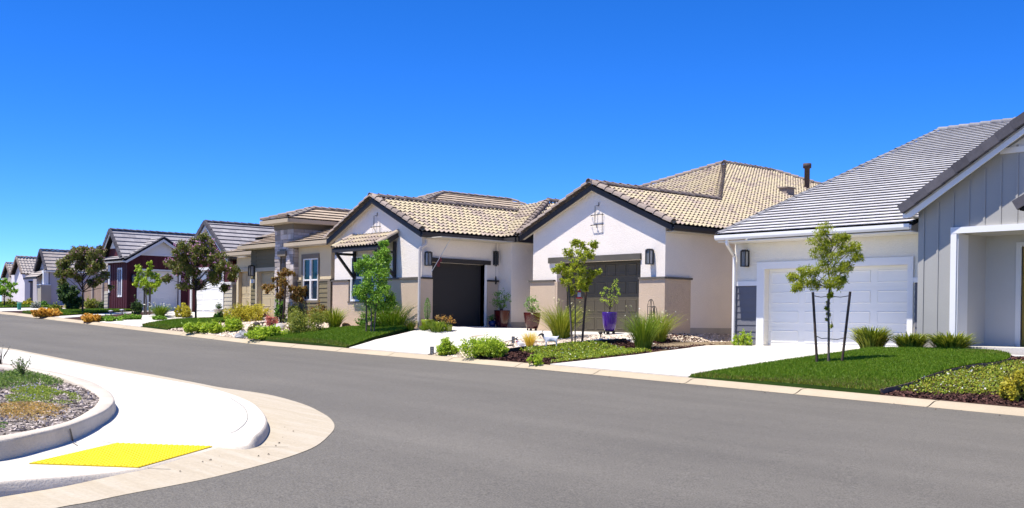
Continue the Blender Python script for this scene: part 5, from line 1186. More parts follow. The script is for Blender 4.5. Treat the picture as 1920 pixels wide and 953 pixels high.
for i in range(42):
    a = rnd.uniform(0, 6.28); q = math.sqrt(rnd.random()); x, y = math.cos(a)*q*40, math.sin(a)*q*33; cl.append((x+3, 90+y, rnd.uniform(8, 12)))
cl += [(-8, 122, 9), (22, 124, 9), (48, 52, 6), (40, 66, 8), (-38, 62, 8)]
tree('crape_myrtle', 'dusky crape myrtle with faded flowers before the lavender house', 155, 590, cl, L_pinktree, .10, 180, trunk_d, .06, F_dusk, 30, .085, jit=1.0, th=42)
tree('young_tree', 'staked lime green young tree before the dark red house', 274, 592,
     [(6, 98, 5), (4, 88, 6), (-14, 84, 7), (-20, 90, 5), (0, 78, 9), (14, 74, 8), (-14, 70, 9), (2, 64, 10), (18, 66, 8), (-18, 58, 7), (-4, 54, 10), (12, 54, 9), (20, 58, 6), (2, 46, 8)], L_lime, .12, 90, trunk_m, .04, asp=.5, th=44)
stake(271, 592, 270, 540, 'left stake of the lime green young tree by the red house', trunk_m, .05); stake(280, 592, 281, 540, 'right stake of the lime green young tree by the red house', trunk_m, .05)
tree('young_tree', 'slender young tree at the far left before the tan house', 8, 578, [(-2, 50, 6), (8, 44, 7), (-8, 40, 7), (14, 40, 6), (2, 34, 8), (18, 34, 6), (-10, 28, 7), (8, 26, 7), (-18, 36, 6), (22, 44, 4)], L_fresh, .18, 60, trunk_d, .06, th=20)
tree('multi_stem_tree', 'dark green multi-stem tree beside the lavender house pillar', 128, 586, [(-14, 48, 9), (-4, 52, 8), (6, 44, 10), (-10, 38, 9), (4, 32, 11), (16, 36, 9), (-2, 22, 10), (10, 18, 11), (18, 24, 8), (2, 10, 9), (14, 8, 8), (-8, 28, 8)], L_dark, .14, 110, trunk_d, .05, th=10)
for i, (px, py, s_, lab) in enumerate(((-40, 570, 1.2, 'tree beyond the left edge of the street'), (-14, 566, 1.0, 'small green tree behind the tan house'),)):
    tree('background_tree', lab, px, py, [(rnd.uniform(-16, 16)*s_, rnd.uniform(18, 44)*s_, rnd.uniform(7, 10)) for _ in range(14)], L_green, .25, 70, trunk_d, .1, th=12)
# ------------------------------------------------------------------ shrubs and clumps
for px, w, h, lab in ((1634, 64, 46, 'largest strappy clump in front of the right end of the white garage door'), (1708, 58, 37, 'middle strappy clump at the corner of the grey boards'), (1782, 74, 41, 'strappy clump at the foot of the white porch post')):
    bladeplant('strappy_plant', px, 665, w, h, leafmat('strap_leaf', [(.04, .065, .005), (.09, .11, .008), (.19, .185, .02)], .2), lab, 'plant', 300, .036, .95, group='strappy clumps along the right lawn', spread=1.0, r0=.22, pos=(at(px, 662, 1, 26.95)[0], 26.95, zg(at(px, 662, 1, 26.95)[0], 26.95)))
shrub('shrub', 1908, 752, 60, 66, L_gold, 'yellow-green leafy shrub at the right edge of the picture', size=.06, n=1600, sprig=8)
shrub('vine_plant', 1392, 650, 48, 28, L_lime, 'sprawling lime vine by the downspout left of the white garage door', size=.06, n=300, shell=.2, sprig=8)
bladeplant('flowering_grass', 1206, 656, 84, 72, G_grn, 'tall green grass clump with white flowers beside the tall drive', 'ornamental grass', 330, .013, .35, F_cream, 12, .055, spread=.8)
bladeplant('flowering_grass', 1234, 640, 80, 58, G_yel, 'yellowing grass clump with white flowers by the right garage pillar', 'ornamental grass', 260, .013, .5, F_white, 9, .055, spread=.9)
bladeplant('flowering_grass', 1052, 636, 92, 66, G_yel, 'yellow-green flowering grass clump behind the goat statue', 'ornamental grass', 340, .013, .5, F_cream, 26, .055, spread=.95)
bladeplant('grass_tuft', 993, 652, 34, 32, leafmat('grass_orange', [(.25, .20, .02), (.36, .27, .03), (.40, .22, .03)], .35), 'orange and yellow grass tuft between the two goats', 'ornamental grass', 120, .014, .4, spread=.8)
shrub('shrub', 837, 667, 44, 32, L_lime, 'small round lime shrub beside the number post near the kerb', size=.05, n=1300, sprig=6)
shrub('shrub', 911, 671, 88, 42, L_lime, 'wide lime shrub on the gravel near the goat kid', size=.05, n=3200, sprig=12, lumps=11)
shrub('conifer', 1215, 622, 24, 42, L_dark, 'small dark conifer in front of the wire obelisk', size=.05, n=600, asp=.25, lumps=5)
# bed by the bay window
bladeplant('flowering_grass', 735, 616, 92, 52, G_grn, 'big flowering grass clump rising through the leafy shrub under the bay window', 'ornamental grass', 420, .016, .4, F_cream, 55, .06, spread=.95, r0=.3)
shrub('shrub', 730, 617, 72, 40, L_fresh, 'leafy green shrub with pale flowers under the bay window', size=.06, n=1900, fl=F_cream, nfl=40)
shrub('shrub', 684, 614, 26, 30, L_green, 'dark green shrub behind the stakes of the dense young tree', size=.05, n=700)
bladeplant('grass_clump', 627, 620, 50, 44, G_yel, 'arching yellow-green grass clump by the brown boulder', 'ornamental grass', 170, .02, .6, spread=.9)
shrub('shrub', 643, 604, 26, 20, L_green, 'low green shrub at the corner of the taupe wall', size=.06, n=600)
bladeplant('grass_tuft', 770, 620, 28, 22, G_yel, 'pale yellow grass tuft at the downspout foot', 'ornamental grass', 120, .015, .4)
bladeplant('grass_tuft', 820, 623, 34, 24, G_grn, 'bright grass mound before the lime pots', 'ornamental grass', 220, .014, .5, r0=.25); bladeplant('grass_tuft', 795, 620, 18, 12, G_grn, 'smallest bright grass tuft left of the lime pots', 'ornamental grass', 110, .014, .5, r0=.25)
# beige house garden
shrub('shrub', 575, 628, 82, 54, L_olive, 'large wispy olive shrub in the gravel before the beige house window', size=.07, n=3600, asp=.22, lumps=12, shell=.2, sprig=30)
shrub('shrub', 548, 628, 20, 18, L_maroon, 'small purple shrub at the foot of the wispy olive shrub', size=.05, n=500)
shrub('shrub', 600, 604, 44, 38, L_bronze, 'coppery shrub under the beige house window', size=.07, n=1200, fl=F_cream, nfl=14); shrub('shrub', 618, 606, 34, 24, L_olive, 'green shrub right of the coppery shrub', size=.07, n=800)
shrub('shrub', 462, 604, 64, 36, L_gold, 'wide yellow-green bush before the cream garage door', size=.08, n=2400, asp=.3, lumps=10, sprig=16)
shrub('shrub', 436, 604, 30, 18, L_lime, 'lime shrub left of the wide yellow-green bush', size=.07, n=700)
shrub('shrub', 410, 600, 16, 14, L_green, 'small fresh green shrub by the beige driveway edge', size=.08, n=300)
shrub('conifer', 467, 590, 9, 40, L_green, 'narrow column conifer before the olive siding', size=.08, n=500, asp=.3, lumps=6)
shrub('shrub', 455, 588, 20, 20, L_lime, 'bright green shrub beside the narrow conifer', size=.08, n=500)
shrub('shrub', 545, 606, 40, 36, L_olive, 'green shrub behind the bronze-leaved tree', size=.08, n=1100, fl=F_cream, nfl=10); shrub('shrub', 526, 606, 22, 40, L_green, 'upright green shrub between the tower legs', size=.08, n=700)
shrub('shrub', 506, 614, 24, 24, leafmat('leaf_pinkred', [(.22, .06, .06), (.32, .11, .10), (.2, .13, .06)]), 'red-leaved shrub beside the bronze-leaved tree', size=.07, n=600, asp=.3); shrub('shrub', 511, 598, 20, 22, L_maroon, 'purple shrub at the foot of the stone tower', size=.08, n=500); shrub('shrub', 492, 602, 18, 14, L_maroon, 'dark maroon shrub left of the stone tower', size=.08, n=300)
# ground-cover mounds near the kerb
for px, py, w, h, lab in ((372, 625, 44, 22, 'lime ground cover mound nearest the pink tree'), (405, 625, 50, 22, 'lime ground cover mound on the kerb in the middle'), (440, 622, 46, 24, 'lime ground cover mound before the dark boulder')): shrub('groundcover', px, py, w, h, L_lime, lab, 'ground cover', .07, 1500, lumps=9)
shrub('groundcover', 500, 636, 76, 24, L_lime, 'lime ground cover mound at the dry stream stones', 'ground cover', .07, 2400, lumps=11); shrub('shrub', 478, 626, 26, 16, L_olive, 'olive tuft behind the dry stream stones', size=.06, n=600)
# red house gardens
bladeplant('flowering_grass', 300, 595, 38, 24, G_grn, 'grass clump with white flowers before the white gabled garage door', 'ornamental grass', 200, .03, .4, F_white, 18, .09); shrub('shrub', 348, 595, 36, 24, L_gold, 'yellow shrub with pale flowers by the red house drive', size=.09, n=900, fl=F_cream, nfl=30, fsz=.09)
shrub('shrub', 257, 590, 24, 26, L_dark, 'dark green shrub at the red garage corner', size=.09, n=700); shrub('shrub', 241, 582, 26, 20, L_gold, 'yellow-green shrub under the tall red house window', size=.10, n=700); shrub('shrub', 215, 581, 30, 18, L_orange, 'yellow-orange shrub beside the tall red house window', size=.10, n=700, fl=F_cream, nfl=20); shrub('shrub', 190, 580, 36, 18, L_dark, 'dark hedge-like shrub below the board fence', size=.10, n=900); shrub('shrub', 170, 580, 22, 22, L_olive, 'olive shrub behind the dusky tree trunk', size=.10, n=600)
shrub('shrub', 264, 574, 26, 20, L_dark, 'dark shrub against the red garage wall', size=.1, n=600); shrub('shrub', 140, 580, 26, 18, L_olive, 'olive shrub left of the dusky tree trunk', size=.10, n=600)
shrub('groundcover', 170, 604, 34, 15, L_orange, 'round orange-gold ground cover mound on the kerb before the red house', 'ground cover', .08, 1500, lumps=9); shrub('groundcover', 84, 595, 46, 17, L_orange, 'larger orange-gold ground cover mound beside the far lawn', 'ground cover', .10, 1900, lumps=10)
for px, py, w, h, lab in ((205, 603, 40, 10, 'low green ground cover right of the orange mound'), (240, 600, 38, 10, 'low green ground cover before the lime young tree'), (300, 600, 30, 7, 'thin ground cover strip beside the red house drive')): shrub('groundcover', px, py, w, h, L_fresh, lab, 'ground cover', .08, 900, lumps=9)
shrub('shrub', 66, 579, 14, 10, G_blue, 'silver-grey shrub on the far lawn edge', size=.12, n=300, fl=F_white, nfl=20, fsz=.12); shrub('shrub', 52, 576, 20, 12, L_gold, 'yellow-green shrub before the small white house', size=.14, n=500); shrub('shrub', 82, 577, 18, 12, L_green, 'green shrub at the lavender house pillar', size=.14, n=500); shrub('shrub', 18, 577, 22, 12, L_olive, 'olive shrub before the tan house', size=.16, n=500); shrub('shrub', 105, 586, 22, 14, L_olive, 'olive shrub behind the larger orange mound', size=.12, n=500); shrub('shrub', 34, 575, 12, 8, L_maroon, 'dark reddish shrub beside the green utility box', size=.14, n=300)
# ground cover sheets: uncountable low foliage
def cover(name, sh, n, lm, size, label, h=.10, fl=None, nfl=0, keep=None, patch=.5):
    P = scatter(sh, n); nz = np.array([noise2(q[0]*2.1+7, q[1]*2.1+3)*.65+noise2(q[0]*6+1, q[1]*6+9)*.35 for q in P]); m_ = nz > patch*.55
    if keep is not None: m_ &= np.array([keep(q[0], q[1]) for q in P])
    P = P[m_]; nz = nz[m_]; P[:, 2] += rng.random(len(P))*h*(.3+nz); o = rawmesh(name, leafquads(P, size, np.tile([0, 0, .35], (len(P), 1)), .5, .7), 4, lm, None, P.mean(0)); stuff(o, label, 'ground cover')
    if fl: i = rng.integers(0, len(P), nfl); f_ = rawmesh('flowers', leafquads(P[i]+np.array([0, 0, .05]), size*.8, None, .8, .8), 4, fl, o)
    return o
cover('groundcover', ro, 26000, leafmat('cover_lime', [(.06, .10, .010), (.10, .145, .012), (.18, .19, .02), (.15, .15, .018)], .35), .06, 'lime green flowering ground cover at the right edge', .12, F_white, 500, keep=lambda x, y: y > YB+.35+.9*noise2(x*1.3, 4)*(1 if x > -10.8 else .25) and y < 25.2+noise2(x, y), patch=.25)
cover('groundcover', mo, 16000, leafmat('cover_green', [(.05, .09, .008), (.11, .15, .012), (.20, .21, .02)], .35), .06, 'green ground cover between the goat gravel and the tall drive', .12, F_white, 60, keep=lambda x, y: (y > 20.7+1.1*noise2(x*1.5, 2)-(x+23)*.5 and y < 24.2 and x < -21.35), patch=.3)
shrub('shrub', 1003, 686, 30, 24, L_lime, 'small lime sprout at the kerb on dark mulch', size=.05, n=260, shell=.2)
# planter plants
def cover_patch(name, pts, n, lm, size, h, label, fl=None, nfl=0):
    z_ = lambda x, y: zg(x, y)+KH-.04; poly = spline(px_poly(pts, KH-.04), 4, True); c = np.mean(poly, 0)
    tmp = sheet('tmp', poly, z_, bark_m, .15); P = scatter(tmp, n); bpy.data.objects.remove(tmp); d = np.array([min(np.hypot(q[0]-a, q[1]-b) for a, b in poly) for q in P])
    edge = np.minimum(1, d/.25); k_ = (rng.random(len(P)) < .25+.75*edge) & (np.array([noise2(q[0]*5, q[1]*5) for q in P]) > .32); P = P[k_]; edge = edge[k_]; P[:, 2] += rng.random(len(P))*h*(.35+.65*edge)
    t = thing(name, label, 'ground cover', (c[0], c[1], z_(*c))); rawmesh('foliage', leafquads(P, size, np.tile([0, 0, .5], (len(P), 1)), .35, .5), 4, lm, t)
    if fl: i = rng.integers(0, len(P), nfl); flowers(t, P[i]+np.array([0, 0, .04]), fl, .022)
    return t
cover_patch('groundcover', [(8, 750), (30, 730), (75, 726), (120, 733), (152, 747), (142, 758), (100, 759), (60, 756), (25, 760)], 13000, leafmat('planter_green', [(.06, .10, .012), (.11, .15, .016), (.19, .21, .03)], .35), 0.026, .06, 'low green ground cover with lilac flowers in the corner planter', F_blue, 40)
cover_patch('groundcover', [(-120, 765), (-30, 760), (30, 757), (90, 758), (130, 766), (125, 776), (85, 791), (40, 793), (0, 785), (-60, 790), (-130, 800)], 10000, leafmat('planter_rust', [(.20, .12, .03), (.28, .16, .04), (.15, .13, .03), (.33, .2, .06)], .3), 0.024, .05, 'rust coloured drying ground cover in the corner planter')
cover_patch('groundcover', [(-140, 815), (-60, 803), (0, 795), (16, 797), (10, 806), (-20, 809), (-90, 822)], 5000, L_green, .028, .06, 'small green patch at the left edge of the corner planter')
cover_patch('groundcover', [(-160, 742), (-60, 722), (0, 705), (40, 700), (80, 708), (118, 719), (108, 727), (60, 729), (20, 732), (-60, 748), (-150, 768)], 13000, leafmat('juniper_green', [(.035, .07, .014), (.06, .10, .018), (.10, .14, .02)], .3), 0.034, .12, 'prostrate dark green juniper on the planter mulch')
def sprout(px, py, hpx, lm, label, nst, leaf=True, cat='plant'):
    p = np.array(gp(px, py, KH-.04)); k = mpp(p); t = thing('twiggy_plant', label, cat, p); mb = MB(); PS = []
    for i in range(nst):
        a = rnd.uniform(0, 6.28); r = rnd.uniform(.1, .45)*hpx*k; h = hpx*k*rnd.uniform(.55, 1); e = p+np.array([math.cos(a)*r, math.sin(a)*r, h]); mid = p+np.array([math.cos(a)*r*.3, math.sin(a)*r*.3, h*.55])
        mb.tube([p, mid, e], [.006, .004, .002], 4, 0, False); tt = rng.random(26)[:, None]; PS.append(mid*(1-tt)+e*tt+rng.normal(0, .012, (26, 3)))
    mb.build('stems', stem_m, t); rawmesh('foliage', leafquads(np.concatenate(PS), .03 if leaf else .016, None, .4), 4, lm, t); return t
sprout(42, 714, 46, leafmat('juniper_green', []) if 'juniper_green' not in MATS else MATS['juniper_green'], 'upright green juniper sprigs in the corner planter', 16)
sprout(2, 690, 44, G_blue, 'thin grey twiggy plant at the back of the corner planter', 12, False)
# ------------------------------------------------------------------ pots
def glaze(name, c): 
    m = mat(name, c, .18, .6, .15, 3, .15, 12); return m
soil_p = mat('potting_soil', (.05, .035, .025), .95, .1, .2, 6)
def pot(label, px, py, wpx, hpx, m, prof, plant, sq=0, caddy=False, pos=None, name='potted_plant', cat='potted plant', bands=None):
    p = np.array(pos if pos is not None else gp(px, py, .03)); k = mpp(p); R = wpx*k/2; Hh = hpx*k; t = thing(name, label, cat, p); z0 = .10 if caddy else 0; Hh -= z0
    mb = MB(); pr = [(R*a, z0+Hh*b) for a, b in prof]; top = prof[-1][0]; pr += [(R*top*.88, z0+Hh), (R*top*.86, z0+Hh*.93), (R*top*.84, z0+Hh*.90)]
    mb.lathe(p, pr, 24, 0, sq); mb.build('pot', m, t)
    sb = MB(); sb.lathe(p, [(.01, z0+Hh*.905), (R*top*.83, z0+Hh*.91)], 18, 0, sq); sb.build('soil', soil_p, t)
    if caddy:
        c = MB(); c.lathe(p, [(R*.75, .075), (R*.78, .08), (R*.78, .098), (R*.72, .1)], 18); cd_ = c.build('caddy', rubber if caddy != 'red' else m, t)
        for i in range(5):
            a = i*1.257+.3; c = MB(); x, y = p[0]+math.cos(a)*R*.66, p[1]+math.sin(a)*R*.66; c.tube([(x-.014, y, p[2]+.035), (x+.014, y, p[2]+.035)], .035, 10); c.box(x-.02, x+.02, y-.012, y+.012, p[2]+.05, p[2]+.078); c.build('wheel', rubber, cd_)
    plant(t, p+np.array([0, 0, z0+Hh*.9]), k); return t
def bushy(wpx, hpx, lm, size, n, gap=.2, lift=.15, fl=None):
    def f(t, b, k):
        W, Hh = wpx*k, hpx*k; nt = max(10, n//14); tw = ball(nt, gap)*np.array([W/2, W/2, Hh*.48])+b+np.array([0, 0, Hh*(.5+lift*.3)]); P = (tw[:, None]+rng.normal(0, size*.7, (nt, 14, 3))).reshape(-1, 3)
        rawmesh('foliage', leafquads(P, size, None, .5), 4, lm, t); mb = MB()
        for i in range(min(nt, 16)): mb.tube([b-np.array([0, 0, .02]), (b*.5+tw[i]*.5)+np.array([0, 0, .02]), tw[i]], [.010, .007, .004], 5)
        mb.build('stems', stem_m, t)
        if fl: flowers(t, tw[:nt//2], fl, size*.8)
    return f
def column(wpx, hpx, lm, size, n):
    def f(t, b, k):
        W, Hh = wpx*k, hpx*k; u = rng.random(n); r = np.sin(np.pi*np.clip(u*.86+.1, 0, 1))**.8*W/2*(.6+.4*rng.random(n)); a = rng.random(n)*6.28
        rawmesh('foliage', leafquads(np.stack([np.cos(a)*r, np.sin(a)*r, u*Hh], 1)+b, size, np.tile([0, 0, .9], (n, 1)), .3), 4, lm, t); mb = MB(); mb.tube([b, b+np.array([0, 0, Hh*.8])], [.02, .006], 6); mb.build('stem', stem_m, t)
    return f
def sapling(clumps, lm, size, per):
    def f(t, b, k):
        mb = MB(); top = max(c[1] for c in clumps)*k; mb.tube([b-np.array([0, 0, .03]), b+np.array([.01, 0, top*.4]), b+np.array([0, 0, top*.85])], [.016, .012, .005], 6); P = []
        for dx, dy, r in clumps:
            c = b+RH*dx*k+FH*rnd.uniform(-6, 6)*k+np.array([0, 0, dy*k]); mb.tube([b+np.array([0, 0, max(0.02, dy*k-.18-abs(dx)*k*.4)]), c], [.008, .003], 5); P.append(ball(per, .2)*r*k+c)
        mb.build('trunk', stem_m, t); rawmesh('foliage', leafquads(np.concatenate(P), size, None, .7), 4, lm, t)
    return f
taper = [(.62, 0), (.66, .02), (.80, .30), (.92, .65), (1, .97), (1, 1)]
urn = [(.50, 0), (.58, .02), (.74, .14), (.88, .40), (.97, .75), (1, .97), (1.0, 1)]
red_g = glaze('glaze_oxblood', (.06, .006, .006)); lime_g = glaze('glaze_lime', (.20, .24, .010)); pur_g = glaze('glaze_purple', (.055, .012, .23)); blue_g = glaze('glaze_navy', (.02, .015, .08)); bowl_g = mat('bowl_stone', (.55, .50, .43), .8, .2, .08, 3)
def floorpos(px, y): q = at(px, 600, 1, y); return (q[0], y, zg(q[0], y)+.03)
pot('tall oxblood pot with a loose leafy shrub in the entry corner', 0, 0, 24, 32, red_g, taper, bushy(34, 40, L_green, .06, 700, .3), 6, pos=floorpos(941, 26.95))
pot('oxblood pot on a wheeled caddy left of the olive garage door', 0, 0, 26, 34, red_g, taper, bushy(28, 32, L_green, .06, 520, .3), 6, caddy='red', pos=floorpos(998, 26.7))
pot('purple glazed pot with a lime sapling on a black wheeled caddy', 0, 0, 29, 41, pur_g, urn, sapling([(12, 62, 5), (8, 54, 6), (2, 46, 6), (14, 46, 5), (-8, 48, 4), (-14, 38, 5), (-2, 34, 7), (8, 32, 7), (-16, 26, 5), (-6, 24, 6), (4, 22, 7), (12, 24, 6), (16, 38, 4), (2, 16, 5)], L_lime, .045, 34), 0, caddy=True, pos=floorpos(1143, 26.1))
pot('small navy pot with trailing flowers beside the tall oxblood pot', 0, 0, 15, 11, blue_g, [(.7, 0), (.95, .4), (1, 1)], bushy(18, 12, L_green, .05, 260, .3, fl=F_white), pos=floorpos(923, 26.75))
q = at(801, 612, 0, -31.75); pot('wide lime glazed pot with a clipped column conifer by the side garage door', 0, 0, 20, 17, lime_g, [(.72, 0), (.8, .1), (.95, .7), (1, 1)], column(14, 42, L_green, .045, 800), 4, pos=(q[0], q[1], zg(q[0], q[1])+.03))
q = at(824, 614, 0, -31.3); pot('second lime glazed pot with a dry seed-headed plant', 0, 0, 15, 15, lime_g, [(.72, 0), (.8, .1), (.95, .7), (1, 1)], bushy(18, 12, leafmat('dry_seed', [(.14, .06, .025), (.22, .12, .04), (.14, .13, .04)]), .05, 220, .2), 4, pos=(q[0], q[1], zg(q[0], q[1])+.03))
q = at(841, 618, 0, -30.9); pot('small lime glazed pot with a spiky bronze plant near the drive', 0, 0, 13, 12, lime_g, [(.72, 0), (.8, .1), (.95, .7), (1, 1)], bushy(28, 22, leafmat('dry_bronze', [(.16, .07, .02), (.26, .13, .03), (.2, .18, .03)]), .05, 240, .15), 4, pos=(q[0], q[1], zg(q[0], q[1])+.03))
pot('pale stone bowl planter with a round clipped shrub before the white garage door', 410, 590, 20, 10, bowl_g, [(.55, 0), (.62, .1), (.85, .6), (1, .96), (1, 1)], bushy(10, 11, L_dark, .07, 300, .6))
# ------------------------------------------------------------------ goats
w_m = mat('painted_white', (.66, .65, .67), .45, .4, .06, 5); k_m = mat('painted_black', (.02, .02, .022), .45, .4, .1, 5); horn_m = mat('horn_grey', (.09, .075, .06), .6, .3, .2, 9)
def skin(name, verts, edges, rad, mats, parent, face_mat=None):
    me = bpy.data.meshes.new(name); me.from_pydata([tuple(v) for v in verts], edges, []); o = bpy.data.objects.new(name, me); COL.objects.link(o)
    s = o.modifiers.new('s', 'SKIN'); s.use_smooth_shade = True; sv = me.skin_vertices[0].data if me.skin_vertices else None
    if sv is None: me.attributes.new('skin', 'FLOAT', 'POINT')
    for i, r in enumerate(rad): me.skin_vertices[0].data[i].radius = (r[0], r[1]) if hasattr(r, '__len__') else (r, r)
    me.skin_vertices[0].data[0].use_root = True
    o.modifiers.new('ss', 'SUBSURF').levels = 2; o.modifiers['ss'].render_levels = 2
    dg = bpy.context.evaluated_depsgraph_get(); ev = o.evaluated_get(dg); m2 = bpy.data.meshes.new_from_object(ev); m2.name = name
    bpy.data.objects.remove(o); o2 = bpy.data.objects.new(name, m2); COL.objects.link(o2); m2.materials.clear()
    for m in mats: m2.materials.append(m)
    for pl in m2.polygons:
        pl.use_smooth = True; pl.material_index = face_mat(pl.center) if face_mat else 0
    if parent: o2.parent = parent
    LOC[o2.name] = LOC[parent.name] if parent else V((0, 0, 0)); return o2
def mkskin(*a):
    try: return skin(*a)
    except Exception as ex: print('SKIN FAIL', ex)
def goat(px, py, L, head_dir):
    p = np.array(gp(px, py)); t = thing('goat_statue', 'white goat statue with a black head and horns standing on the gravel', 'garden statue', p); D = np.array([-RH[0], -RH[1], 0])*1.0
    D = D/np.linalg.norm(D); S = np.array([-D[1], D[0], 0]); U3 = np.array([0, 0, 1.]); q = lambda f, s, u: tuple(D*f*L+S*s*L+U3*u*L)
    vs = [q(-.30, 0, .62), q(-.05, 0, .60), q(.20, 0, .61), q(.34, 0, .70), q(.44, 0, .86), q(.55, 0, .84), q(.66, 0, .74)]
    rad = [(.125*L, .14*L), (.15*L, .155*L), (.13*L, .15*L), (.085*L, .10*L), (.062*L, .075*L), (.055*L, .06*L), (.03*L, .03*L)]
    ed = [(i, i+1) for i in range(6)]
    for sd in (-1, 1):
        for f0, knee in ((.21, (.22, .30)), (-.33, (-.38, .30))):
            b = len(vs); root = 2 if f0 > 0 else 0
            vs += [q(f0, sd*.075, .45), q(knee[0], sd*.08, knee[1]), q(f0+(.0 if f0 > 0 else -.03), sd*.08, .12), q(f0+(.015 if f0 > 0 else .0), sd*.08, .015)]
            rad += [(.062*L, .07*L), (.036*L, .036*L), (.026*L, .026*L), (.034*L, .034*L)]; ed += [(root, b), (b, b+1), (b+1, b+2), (b+2, b+3)]
    b = len(vs); vs += [q(-.44, 0, .70), q(-.50, 0, .76)]; rad += [.03*L, .018*L]; ed += [(0, b), (b, b+1)]
    def fm(c): 
        f = c.dot(V(D))/L; u = c.z/L; return 1 if (f > .35 and u > .66) else 0
    mkskin('body', vs, ed, rad, [w_m, k_m], t, fm)
    for sd in (-1, 1):
        mb = MB(); mb.tube([p+np.array(q(.46, sd*.03, .92)), p+np.array(q(.41, sd*.045, 1.04)), p+np.array(q(.32, sd*.06, 1.10))], [.02*L, .015*L, .005*L], 7); mb.build('horn', horn_m, t)
        mb = MB(); a = p+np.array(q(.47, sd*.05, .88)); e = p+np.array(q(.43, sd*.16, .80)); mb.beam(a, e, .05*L, .02*L); mb.build('ear', k_m, t)
        mb = MB(); mb.lathe(p+np.array(q(.57, sd*.052, .85)), [(.001, -.012*L), (.012*L, 0), (.001, .012*L)], 8); mb.build('eye', w_m, t)
    return t
goat(1031, 655, .52, -1)
def kid(px, py, L):
    p = np.array(gp(px, py)); t = thing('goat_statue', 'small lying goat kid statue with a black face and red collar', 'garden statue', p); D = -RH; S = np.array([-D[1], D[0], 0]); U3 = np.array([0, 0, 1.]); q = lambda f, s, u: tuple(D*f*L+S*s*L+U3*u*L)
    vs = [q(-.35, 0, .20), q(-.1, 0, .24), q(.15, 0, .24), q(.27, 0, .42), q(.32, 0, .62), q(.44, 0, .64), q(.56, 0, .56)]; rad = [(.15*L, .17*L), (.18*L, .19*L), (.15*L, .17*L), .09*L, .075*L, .065*L, .035*L]; ed = [(i, i+1) for i in range(6)]
    for sd in (-1, 1): b = len(vs); vs += [q(.15, sd*.15, .08), q(.38, sd*.15, .04)]; rad += [.05*L, .035*L]; ed += [(2, b), (b, b+1)]
    for sd in (-1, 1): b = len(vs); vs += [q(-.3, sd*.18, .08), q(-.1, sd*.2, .04)]; rad += [.06*L, .035*L]; ed += [(0, b), (b, b+1)]
    mkskin('body', vs, ed, rad, [w_m, k_m], t, lambda c: 1 if (c.z/L > .55) else 0)
    mb = MB(); c = p+np.array(q(.285, 0, .44)); mb.lathe(c, [(.085*L, -.03*L), (.11*L, 0), (.085*L, .03*L)], 12); mb.build('collar', mat('collar_red', (.45, .02, .015), .5, .4, .05, 2), t)
    for sd in (-1, 1):
        mb = MB(); mb.beam(p+np.array(q(.33, sd*.05, .68)), p+np.array(q(.24, sd*.16, .74)), .07*L, .02*L); mb.build('ear', k_m, t); mb = MB(); mb.lathe(p+np.array(q(.47, sd*.06, .66)), [(.001, -.014*L), (.014*L, 0), (.001, .014*L)], 8); mb.build('eye', w_m, t)
kid(977, 652, .42)
# ------------------------------------------------------------------ small garden and house things
def post_sign(px, py, wpx, hpx, label, legpx):
    p = np.array(gp(px, py)); k = mpp(p); t = thing('marker_post', label, 'marker', p); W, Hh, Lg = wpx*k, hpx*k, legpx*k; mb = MB(); N = -FH
    def bx(mb, a0, a1, z0, z1, o0, o1):
        c = [p+RH*a+N*o+np.array([0, 0, z]) for z in (z0, z1) for a, o in ((a0, o1), (a1, o1), (a1, o0), (a0, o0))]; mb.hexa(c)
    bx(mb, -W/2, W/2, Lg, Lg+Hh, 0, .035); mb.build('panel', metal_d, t); mb = MB()
    for r in range(3):   # pale numerals, one above the other
        z = Lg+Hh*(.84-.32*r)
        for a0, a1, z0, z1 in ((-.26, .26, .0, .045), (-.26, .26, -.20, -.155), (.14, .26, -.2, 0.03), (-.26, -.14, -.1 if r else -.2, .03), (-.26, .26, -.1, -.06)): bx(mb, W*a0, W*a1, z+Hh*z0, z+Hh*z1, .0355, .038)
    mb.build('numerals', mat('numeral_grey', (.40, .40, .40), .5, .3, .05, 2), t); mb = MB(); bx(mb, -.015, .015, -.02, Lg, .005, .03); mb.build('stake', metal_d, t); return t
post_sign(810, 666, 7, 14, 'black marker post with numerals beside the kerb-side lime shrub', 2)
post_sign(962, 652, 6, 13, 'black marker post with numerals between the wide lime shrub and the goat kid', 8)
def pathlight(px, py, hpx, label, lamp=metal_d, big=1.0, group='garden path lights'):
    p = np.array(gp(px, py)); k = mpp(p); h = hpx*k; t = thing('path_light', label, 'path light', p, group); mb = MB(); mb.tube([p-np.array([0, 0, .05]), p+np.array([0, 0, h*.7])], .012*big, 6); mb.build('post', metal_d, t); mb = MB(); mb.lathe(p+np.array([0, 0, h*.62]), [(.035*big, 0), (.04*big, h*.2), (.075*big, h*.24), (.02*big, h*.38)], 12); mb.build('lamp_head', lamp, t)
pathlight(841, 622, 18, 'black path light at the drive edge by the lime pots', big=1.4); pathlight(1126, 635, 13, 'black path light left of the purple pot', big=1.5)
lamp_w = mat('lamp_white', (.6, .6, .6), .4, .4, .05, 2)
pathlight(208, 592, 10, 'white capped path light on the left by the red house lawn', lamp_w, 2.2); pathlight(229, 590, 10, 'white capped path light on the right by the red house lawn', lamp_w, 2.2); pathlight(141, 583, 9, 'white capped path light under the dusky tree', lamp_w, 2.4); pathlight(179, 580, 9, 'white capped path light below the board fence', lamp_w, 2.4); pathlight(492, 612, 8, 'dark path light beside the dark boulder', big=2)
